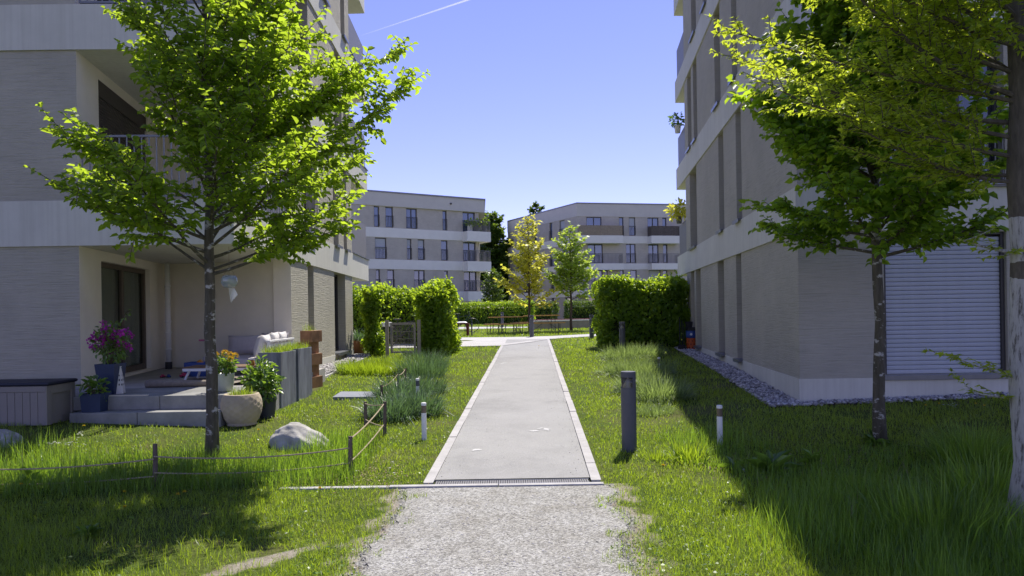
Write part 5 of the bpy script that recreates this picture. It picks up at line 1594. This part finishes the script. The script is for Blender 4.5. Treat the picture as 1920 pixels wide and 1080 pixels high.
# orange and blue tubs by the right house
x, y = ray(1297, 650)[0] * 19.9, 19.9
t_ = thing('stacked_tubs', 'orange basket with a blue tub and black trays stacked on it, beside the hedge', 'tubs', (x, y, H(x, y)))
ORG = M('orange_plastic', (.46, .085, .02), .5, .12)
MB().lathe([(.14, 0), (.155, .34), (.16, .35), (.13, .34)], n=20).build('basket', ORG, t_, smooth=False)
mb = MB()
for k in range(10):
    for zz in (.08, .18, .27): a = k * .628 + zz * 3; mb.tube([(.146 * math.cos(a), .146 * math.sin(a), zz), (.158 * math.cos(a), .158 * math.sin(a), zz)], .022, 6)
mb.build('basket_holes', M('basket_dark', (.12, .02, .01), .6), t_)
MB().lathe([(.14, .352), (.16, .40), (.16, .53), (.165, .56), (.14, .56)], n=20).build('tub', BLUE, t_, smooth=False)
st_ = MB().lathe([(.035, 0), (.03, .012)], n=10).build('sticker', WHITE, t_)
st_.location = (-.05, -.155, .46); st_.rotation_euler = (rad(90), 0, 0)
MB().box((-.13, -.14, .562), (.15, .14, .62)).box((-.16, -.12, .621), (.14, .12, .66)).build('tray', BLACKP, t_)
MB().box((-.16, -.1, .661), (.02, .1, .82), taper=.8).build('bucket', BLACKP, t_)
x -= .26
t_ = thing('garden_tools', 'dark long handled garden tools leaning between hedge and tubs', 'garden tools', (x, y - .1, H(x, y)))
for k, q in enumerate((-.05, .02, .07)): MB().tube([(q - .05, 0, 0), (q + .03, .35, .95 - .1 * k)], .013, 6).build('handle', BLACKP, t_)
MB().box((-.16, -.02, .0), (.06, .02, .16)).build('blade', BLACKP, t_)

# plants on the rear balconies of the right house
q = TR @ Vector((12.2, 0.06, 0))
def balcony_pot(z, label, m, lm, n, s_, rr_, pm):
    t_ = thing('balcony_plant', label, 'balcony plant', (q.x, q.y, z))
    MB().lathe([(.08, -.02), (.11, .2), (.12, .22), (.1, .22)], (-.02, 0, 0), 14).build('pot', pm, t_, smooth=True)
    bush(t_, (-.05, -.05, .38), rr_, rr_ * .8, n, s_, lm, 4)
    return t_
balcony_pot(ZT[1] + 1.02, 'white pot of trailing blue green flowers on an upper rear balcony of the right house', WHITE, LEAF_POT, 130, .10, .24, WHITE)
balcony_pot(ZT[0] + 1.02, 'yellow leaved plant on the first floor rear balcony of the right house', None, LEAF_GOLD, 240, .13, .36, RAIL_GR)
for k, (s_, lab) in enumerate(((LA + .3, 'round dark planter bush on the top balcony of the left distant block'), (ba + .5, 'pale potted plant on the top balcony of the left distant block'), (LA - .6, 'small flowering pot on the top balcony of the left distant block'))):
    qq = TA @ Vector((s_, .6, 0))
    t_ = thing('balcony_plant', lab, 'balcony plant', (qq.x, qq.y, 9.30))
    MB().lathe([(.2, 0), (.3, .6), (.26, .6)], n=12).build('pot', RAIL_GR if k != 1 else BAND_FAR, t_)
    bush(t_, (0, 0, .95 if k == 0 else .8), .45, .42, 110, .22, LEAF_FAR if k == 0 else LEAF_LIME, 0)

# ------------------------------------------------------------------ grasses
def inside(poly, x, y):
    r = np.zeros(len(x), bool); n = len(poly)
    for i in range(n):
        x1, y1 = poly[i]; x2, y2 = poly[(i + 1) % n]
        c = ((y1 > y) != (y2 > y)) & (x < (x2 - x1) * (y - y1) / (y2 - y1 + 1e-12) + x1)
        r ^= c
    return r
cp = [(-16, 21.0), (-6, 21.7), (-2.1, 22.2), (-0.36, 22.3), (0.6, 23.6), (1.33, 25.0), (2.9, 26.5), (12, 31), (12, 34), (3.2, 28.9), (1.6, 27.5), (0.5, 27.15), (-0.4, 27.2), (-2.6, 27.5), (-6, 27.9), (-16, 28.4)]
fpth = [(-22, 37.0), (-8, 37.2), (-2, 37.6), (1, 38.6), (1, 40.0), (-2, 41.4), (-8, 41.8), (-22, 41.8)]
Rbig = [ext(TR, -.35, .46), ext(TR, 10.6, .50), (5.2, 23.6), (15, 23.6), (15, 9.7)]
Lbig = [(-22, 10.25), (-6.4, 10.25), (-6.2, 9.05), (-5.66, 8.78), (-3.70, 8.78), (-3.66, 9.25), (-3.42, 9.3), (-3.38, 10.3), (-3.40, 13.2), ext(TS, 0, .56), ext(TS, 6.7, .56), (-4.6, 22.6), (-22, 22.6)]
hatch = [(v_.x, v_.y) for v_ in c4]
def lawn_ok(x, y):
    n1 = (vnoise(x * 5, y * 5, 21) - .5) * .16
    bad = (x > pl(y) - .012 + n1 * .55) & (x < pr(y) + .012 + n1 * .55) & (y > Y0 - .12) & (y < 25.3)
    e1_ = np.interp(y, [q[1] for q in gl], [q[0] for q in gl]); e2_ = np.interp(y, [q[1] for q in gr_], [q[0] for q in gr_])
    nz = (vnoise(x * 9, y * 9, 22) - .5) * .34
    bad |= (y < Y0 - .12) & (x > e1_ + nz + .02) & (x < e2_ + nz - .02)
    bad |= (np.abs(y - (Y0 - .085)) < .05) & (x > e0.x + .3) & (x < e1.x)
    for pg in (cp, fpth, Rbig, Lbig, hatch): bad |= inside(pg, x, y)
    return ~bad

def tall(x, y):
    """0..1: meadow left long"""
    nz = vnoise(x * 1.5, y * 1.5, 31); 
    fy = np.interp(x, [-9, -3.16, -1.52, -1.50], [6.0, 6.15, 6.5, 6.6])
    A = sm(-.12, .12, y - fy) * (1 - sm(.75, 1.25, y - fy + (nz - .5) * .6)) * (x < -1.5)
    A = np.maximum(A, sm(0, .1, y - 6.5) * (1 - sm(8.0, 8.6, y)) * sm(-2.4, -2.15, x) * (1 - sm(-1.66, -1.5, x + .03 * (y - 8))))
    B = sm(1.55, 2.3, x + (nz - .5) * .7) * (1 - sm(6.6, 7.6, y + (nz - .5))) * sm(1.5, 2.5, y)
    C = sm(1.55, 1.9, x) * (1 - sm(2.5, 2.9, x)) * sm(6.9, 7.3, y) * (1 - sm(8.0, 8.6, y)) * .6
    Cl = (1 - sm(-5.6, -4.4, x)) * sm(6.0, 6.4, y) * (1 - sm(7.2, 8.2, y)) * .8
    return np.clip(np.maximum.reduce([A, B, C, Cl]), 0, 1), B

N = 640000
D = np.exp(NR.uniform(math.log(2.5), math.log(47), N))
x = NR.uniform(-1, 1, N) * (.80 * D + .9); y = D
ok = lawn_ok(x, y)
cl = vnoise(x * 2.2, y * 2.2, 41) * .55 + vnoise(x * 7, y * 7, 42) * .45
tl, tB = tall(x, y)
wear = np.clip(1 - sm(.0, .22, np.minimum(np.abs(x - pl(y)), np.abs(x - pr(y)))) * 1.0, 0, 1) * (y > 6.3) * (y < 25) * .55
wear = np.maximum(wear, worn(x, y))
wear = np.maximum(wear, .7 * sm(.62, .75, vnoise(x * 1.1 + 3, y * 1.1, 44)) * (1 - tl))
e1_ = np.interp(y, [q[1] for q in gl], [q[0] for q in gl])
e2_ = np.interp(y, [q[1] for q in gr_], [q[0] for q in gr_])
wear = np.maximum(wear, .55 * (1 - sm(0, .45, np.minimum(np.abs(e1_ - x), np.abs(e2_ - x)))) * (y < 6.3))
ok &= NR.random(N) > wear * .95
x, y, D, cl, tl, tB = x[ok], y[ok], D[ok], cl[ok], tl[ok], tB[ok]
n = len(x)
fl = sm(.3, .9, -x - 1.2) * (1 - sm(5.6, 6.2, y))                       # lower left, uncut a little
fr_ = sm(1.0, 1.5, x) * (1 - sm(6.0, 7.0, y)) * .7
sh = sm(2.2, 3, x) * (y > 6) * (y < 20) * .35
hgt = (.032 + .035 * cl + .045 * fl * cl + .05 * fr_ * cl + .03 * sh) * NR.uniform(.6, 1.35, n)
isT = NR.random(n) < tl * (.72 - .22 * tB)
hgt = np.where(isT, NR.uniform(.10, .30, n) * (.55 + .55 * cl) * (1 + .15 * tB), hgt)
far_ = np.clip(D / 6, .6, 8)
wid_ = np.where(isT, .0048 + .0020 * tB, .0042) * far_ ** .85 * NR.uniform(.7, 1.3, n)
hgt *= np.clip(D / 14, 1, 1.5)
lean = np.where(isT, np.abs(NR.normal(.25, .3, n)), np.abs(NR.normal(.55, .45, n)))
dry = (NR.random(n) < .06 + .10 * (vnoise(x * 1.3, y * 1.3, 47) > .55))
hgt = np.where(isT & (tB > .2), hgt * (1 - .42 * sm(5.2, 6.4, y)), hgt)
var = np.clip(.22 + .55 * cl + NR.normal(0, .16, n) + .1 * (D > 12), 0, 1) * np.where(isT, .8, 1)
var = np.where(dry & ~isT, 1.0, var)
var = np.where(isT, np.where(NR.random(n) < .28, NR.uniform(.6, 1, n), var * .75), var)
base = np.stack([x, y, hz(x, y) + np.maximum(lawn_bump(x, y), 0) + .002 + .006 * (y < 6.36)], 1)
az = NR.uniform(0, 6.28, n)
short = ~isT & (D > 0)
tag(blades('lawn_grass', base[short], hgt[short], wid_[short], lean[short], az[short], BLADE, var=var[short]), kind='stuff')
tag(blades('meadow_grass', base[isT], hgt[isT], wid_[isT], lean[isT], az[isT], BLADE_D, var=var[isT]), kind='stuff')
report('blades', n, int(isT.sum()))

# dry stalks and seed heads standing in the longer grass
n = 9000
D = np.exp(NR.uniform(math.log(2.6), math.log(22), n)); x = NR.uniform(-1, 1, n) * .8 * D; y = D
tq, _b = tall(x, y)
ok = lawn_ok(x, y) & ((NR.random(n) < tq * .35) | (NR.random(n) < .30 * (vnoise(x * 1.6, y * 1.6, 57) > .5)))
x, y, tq = x[ok], y[ok], tq[ok]; n = len(x)
STRAW = leaf_mat('straw', (.17, .13, .055), (.42, .37, .20), (.40, .36, .16), tw=.35)
tag(blades('dry_stalks', np.stack([x, y, hz(x, y)], 1), NR.uniform(.03, .07, n) + tq * NR.uniform(.02, .26, n), .0042 * np.clip(y / 6, .6, 3), np.abs(NR.normal(.5, .45, n)), NR.uniform(0, 6.28, n), STRAW), kind='stuff')

# clover and small weeds among the grass, flat leaves near the ground
n = 26000
D = np.exp(NR.uniform(math.log(2.6), math.log(16), n)); x = NR.uniform(-1, 1, n) * .8 * D; y = D
ok = lawn_ok(x, y) & (vnoise(x * 1.8, y * 1.8, 52) > .45) & (NR.random(n) > worn(x, y))
x, y = x[ok], y[ok]; n = len(x)
tag(leaves('clover', np.stack([x, y, hz(x, y) + NR.uniform(.012, .05, n)], 1), NR.normal(0, 1, (n, 3)) * np.array([1, 1, .25]), np.array([0, 0, 1.0]) + NR.normal(0, .35, (n, 3)), NR.uniform(.012, .030, n), BLADE_D, kind='diamond', wid=.8), kind='stuff')

def clump(px, py, r, h, n, m, label, name='ornamental_grass', lean=.8, w_=.006, xy=None, group=None, hmin=.5, varr=None, sq=1.0):
    b = G(px, py) if xy is None else Vector((xy[0], xy[1], H(*xy)))
    t_ = thing(name, label, 'ornamental grass' if name == 'ornamental_grass' else 'plant', tuple(b), 0, group)
    a = NR.uniform(0, 6.28, n); rr = r * NR.random(n) ** .5
    bx_, by_ = rr * np.cos(a), rr * np.sin(a) * sq
    zz = hz(b.x + bx_, b.y + by_) - b.z - .01
    blades('blades', np.stack([bx_, by_, zz], 1), h * NR.uniform(hmin, 1.1, n), w_ * NR.uniform(.7, 1.3, n), np.abs(NR.normal(lean * .6, lean * .5, n)) * (.5 + .6 * rr / r), a + NR.normal(0, .5, n), m, t_, var=np.where(NR.random(n) < .3, NR.uniform(.75, 1, n), NR.uniform(0, .4, n)) if m in (FESCUE, FEATHER, BLADE_D) else varr)
    return t_
g1_, g2_ = 'blue grass tufts left of the path', 'fine grass tufts right of the path'
clump(735, 784, .34, .42, 700, FESCUE, 'nearest blue grass tuft by the rope fence corner', group=g1_, w_=.014, lean=1.2)
clump(782, 775, .36, .42, 700, FESCUE, 'blue grass tuft behind the near white marker post', group=g1_, w_=.014, lean=1.2)
clump(752, 745, .42, .42, 700, FESCUE, 'blue grass tuft right of the metal cover', group=g1_, w_=.014, lean=1.2)
clump(790, 735, .40, .38, 700, FESCUE, 'blue grass tuft around the half hidden marker post', group=g1_, w_=.014, lean=1.2)
clump(788, 705, .5, .52, 900, FESCUE, 'silvery grass tuft in front of the garden gate, nearest the hedge block', group=g1_, w_=.010)
clump(800, 690, .5, .5, 700, FESCUE, 'silvery grass tuft touching the foot of the hedge block', group=g1_, w_=.010)
clump(700, 700, .75, .34, 2600, BLADE, 'wide bed of fine bright green grass in front of the climbing column', group=g1_, w_=.010, sq=.7)
clump(745, 692, .6, .36, 1600, BLADE, 'fine green grass bed just before the gate', group=g1_, w_=.010, sq=.7)
for px, py, r, lab in ((1168, 672, .55, 'silvery feather grass below the grey bollard at the big hedge'), (1205, 668, .55, 'feather grass tuft between the hedge bollard and the tubs'),
                       (1178, 700, .5, 'second feather grass tuft from the big hedge, at the edge of the mown strip'), (1210, 705, .55, 'feather grass tuft around the hidden marker post cap'),
                       (1205, 735, .40, 'feather grass tuft in the middle of the row right of the path'), (1240, 748, .40, 'feather grass tuft on the shadow edge right of the path')):
    clump(px, py, r, .42, 1100, FEATHER, lab, group=g2_, lean=1.5, w_=.011)
clump(1228, 775, .25, .22, 420, FEATHER, 'low green tuft at the near end of the feather grass row', group=g2_, lean=1.2)
clump(1292, 866, .16, .30, 150, BLADE, 'sunlit arching grass tuft between the near bollard light and the white post', lean=1.1, w_=.012, hmin=.6)
clump(1232, 862, .14, .16, 120, BLADE, 'small sunlit grass tuft right at the near bollard light', lean=.9, w_=.008)
clump(1822, 880, .30, .52, 700, BLADE_D, 'tall dark grass clump in the shade below the shutter', lean=.8, w_=.008)
clump(1760, 1010, .4, .46, 420, BLADE_D, 'tall meadow grass clump at the lower right', lean=.7, w_=.009)
clump(1855, 950, .35, .50, 420, BLADE_D, 'tall meadow grass clump beside the lime washed trunk', lean=.8, w_=.010)
def rosette(px, py, label, n=16, L_=.2, m=LEAF_POT):
    b = G(px, py)
    t_ = thing('weed', label, 'weed', tuple(b))
    a = NR.uniform(0, 6.28, n); e = NR.uniform(.2, 1.2, n)
    d = np.stack([np.cos(a) * np.cos(e), np.sin(a) * np.cos(e), np.sin(e)], 1)
    leaves('leaf_rosette', d * .02, d, np.array([0, 0, 1.0]) + NR.normal(0, .2, (n, 3)), L_ * NR.uniform(.6, 1.2, n), m, t_, wid=.28)
rosette(1448, 888, 'jagged pale weed in the shade between white post and hornbeam', 22, .24)
rosette(1378, 884, 'small leafy weed right of the shaded white post', 14, .17)
rosette(1527, 872, 'broad leaved weed left of the speckled trunk', 12, .18)
rosette(1640, 836, 'shoots sprouting at the foot of the shaded hornbeam', 26, .16)
rosette(60, 905, 'pale leafy weed in the long grass at the left edge', 16, .2)
rosette(165, 1010, 'leafy weed in the shaded lawn at the lower left', 30, .10)

# flowers
def flower(px, py, lab, h=.10, dr=.022):
    b = G(px, py)
    t_ = thing('dandelion', 'yellow dandelion ' + lab, 'dandelion', tuple(b), 0, 'dandelions dotted over the lawn')
    MB().tube([(0, 0, 0), (.008, .004, h)], .002, 4).build('stem', LEAF_POT, t_)
    n = 26; a = NR.uniform(0, 6.28, n); e = NR.uniform(.1, 1.3, n)
    leaves('petals', np.tile([.008, .004, h], (n, 1)), np.stack([np.cos(a) * np.cos(e), np.sin(a) * np.cos(e), np.sin(e)], 1), np.array([0, 0, 1.0]) + NR.normal(0, .1, (n, 3)), np.full(n, dr), PET_YEL, t_, kind='diamond', wid=.45)
for px, py, lab in ((231, 945, 'in the shade below the leftmost visible fence stake'), (344, 945, 'in the shaded lawn, right one of a close pair'), (332, 950, 'in the shaded lawn, left one of a close pair'),
    (598, 938, 'just below the concrete edging, near the corner stake'), (483, 822, 'in the sunny lawn between tree trunk and boulder'), (156, 815, 'in front of the lower terrace step'),
    (37, 930, 'near the left edge of the view below the ropes'), (795, 752, 'beside the blue grass behind the near white marker post'), (1242, 893, 'in the sunlit grass below the near bollard light'),
    (1790, 907, 'in the long shaded grass left of the lime washed trunk'), (1829, 772, 'under the shutter, left of the two nearest the lime washed trunk'), (1845, 776, 'under the shutter, closest to the lime washed trunk'),
    (1760, 772, 'under the middle of the shutter, right one of two'), (1735, 775, 'under the middle of the shutter, left one of two'), (232, 975, 'lowest one in the shaded lawn at the left'), (1010, 655, 'at the far right kerb of the path')):
    flower(px, py, lab)
def daisies(pxs, label_kind):
    n = len(pxs)
    pos = []; dr_ = []
    for px, py in pxs:
        b = G(px, py)
        for k in range(9):
            a = k * .698; pos.append((b.x, b.y, b.z + .065)); dr_.append((math.cos(a), math.sin(a), .15))
    return leaves('daisies', np.array(pos), np.array(dr_), np.tile([0, 0, 1.0], (len(pos), 1)), np.full(len(pos), .014), PET_WHI, kind='diamond', wid=.6)
pts = [(70 + 5 * NR.normal() * 3 + k * 3.6, 842 + NR.normal() * 3) for k in range(26)] + [(150 + NR.normal() * 4, 824 + NR.normal() * 3) for _ in range(7)]
pts += [(1785 + NR.normal() * 9, 769 + NR.normal() * 3) for _ in range(12)] + [(700 + NR.normal() * 30, 712 + NR.normal() * 3) for _ in range(24)] + [(1285 + NR.uniform(-170, 30), 700 + NR.uniform(0, 70)) for _ in range(20)]
pts += [(NR.uniform(640, 780), NR.uniform(830, 910)) for _ in range(10)]
tag(daisies(pts, ''), kind='stuff')
# dry leaf litter and bark bits on the beds under the shrubs
n = 900
lx = np.concatenate([NR.normal(2.0, .35, 350), NR.normal(-1.35, .18, 350), NR.normal(3.6, .6, 200)]); ly = np.concatenate([NR.normal(6.9, .22, 350), NR.normal(6.75, .25, 350), NR.normal(7.1, .3, 200)])
LIT = var_mat('dry_litter', [(0, (.10, .065, .04)), (1, (.42, .33, .22))], .9)
tag(leaves('leaf_litter', np.stack([lx, ly, hz(lx, ly) + NR.uniform(.012, .04, n)], 1), NR.normal(0, 1, (n, 3)) * np.array([1, 1, .2]), np.array([0, 0, 1.0]) + NR.normal(0, .3, (n, 3)), NR.uniform(.012, .034, n), LIT, kind='diamond', wid=.5), kind='stuff')

# ------------------------------------------------------------------ contrail high up
m, t, p, o = new_mat('contrail_ice')
at = t.nodes.new('ShaderNodeAttribute'); at.attribute_name = 'var'
tr = t.nodes.new('ShaderNodeBsdfTransparent'); tl_ = t.nodes.new('ShaderNodeBsdfTranslucent'); tl_.inputs[0].default_value = (.95, .95, .95, 1)
mx = t.nodes.new('ShaderNodeMixShader')
t.links.new(at.outputs['Fac'], mx.inputs[0]); t.links.new(tr.outputs[0], mx.inputs[1]); t.links.new(tl_.outputs[0], mx.inputs[2]); t.links.new(mx.outputs[0], o.inputs[0])
pts = [P(670 + (960 - 670) * k / 30, 69 - 97 * k / 30, 5000) for k in range(31)]
mb = MB().tube([tuple(q - pts[0]) for q in pts], [3 + 5.5 * k / 30 for k in range(31)], 12)
mb.var = np.repeat([.18 * (k / 30) ** .8 for k in range(31)], 12)
c_ = mb.build('contrail', m, None, smooth=True); c_.location = pts[0]
tag(c_, 'thin white aircraft trail crossing the upper sky', 'contrail')
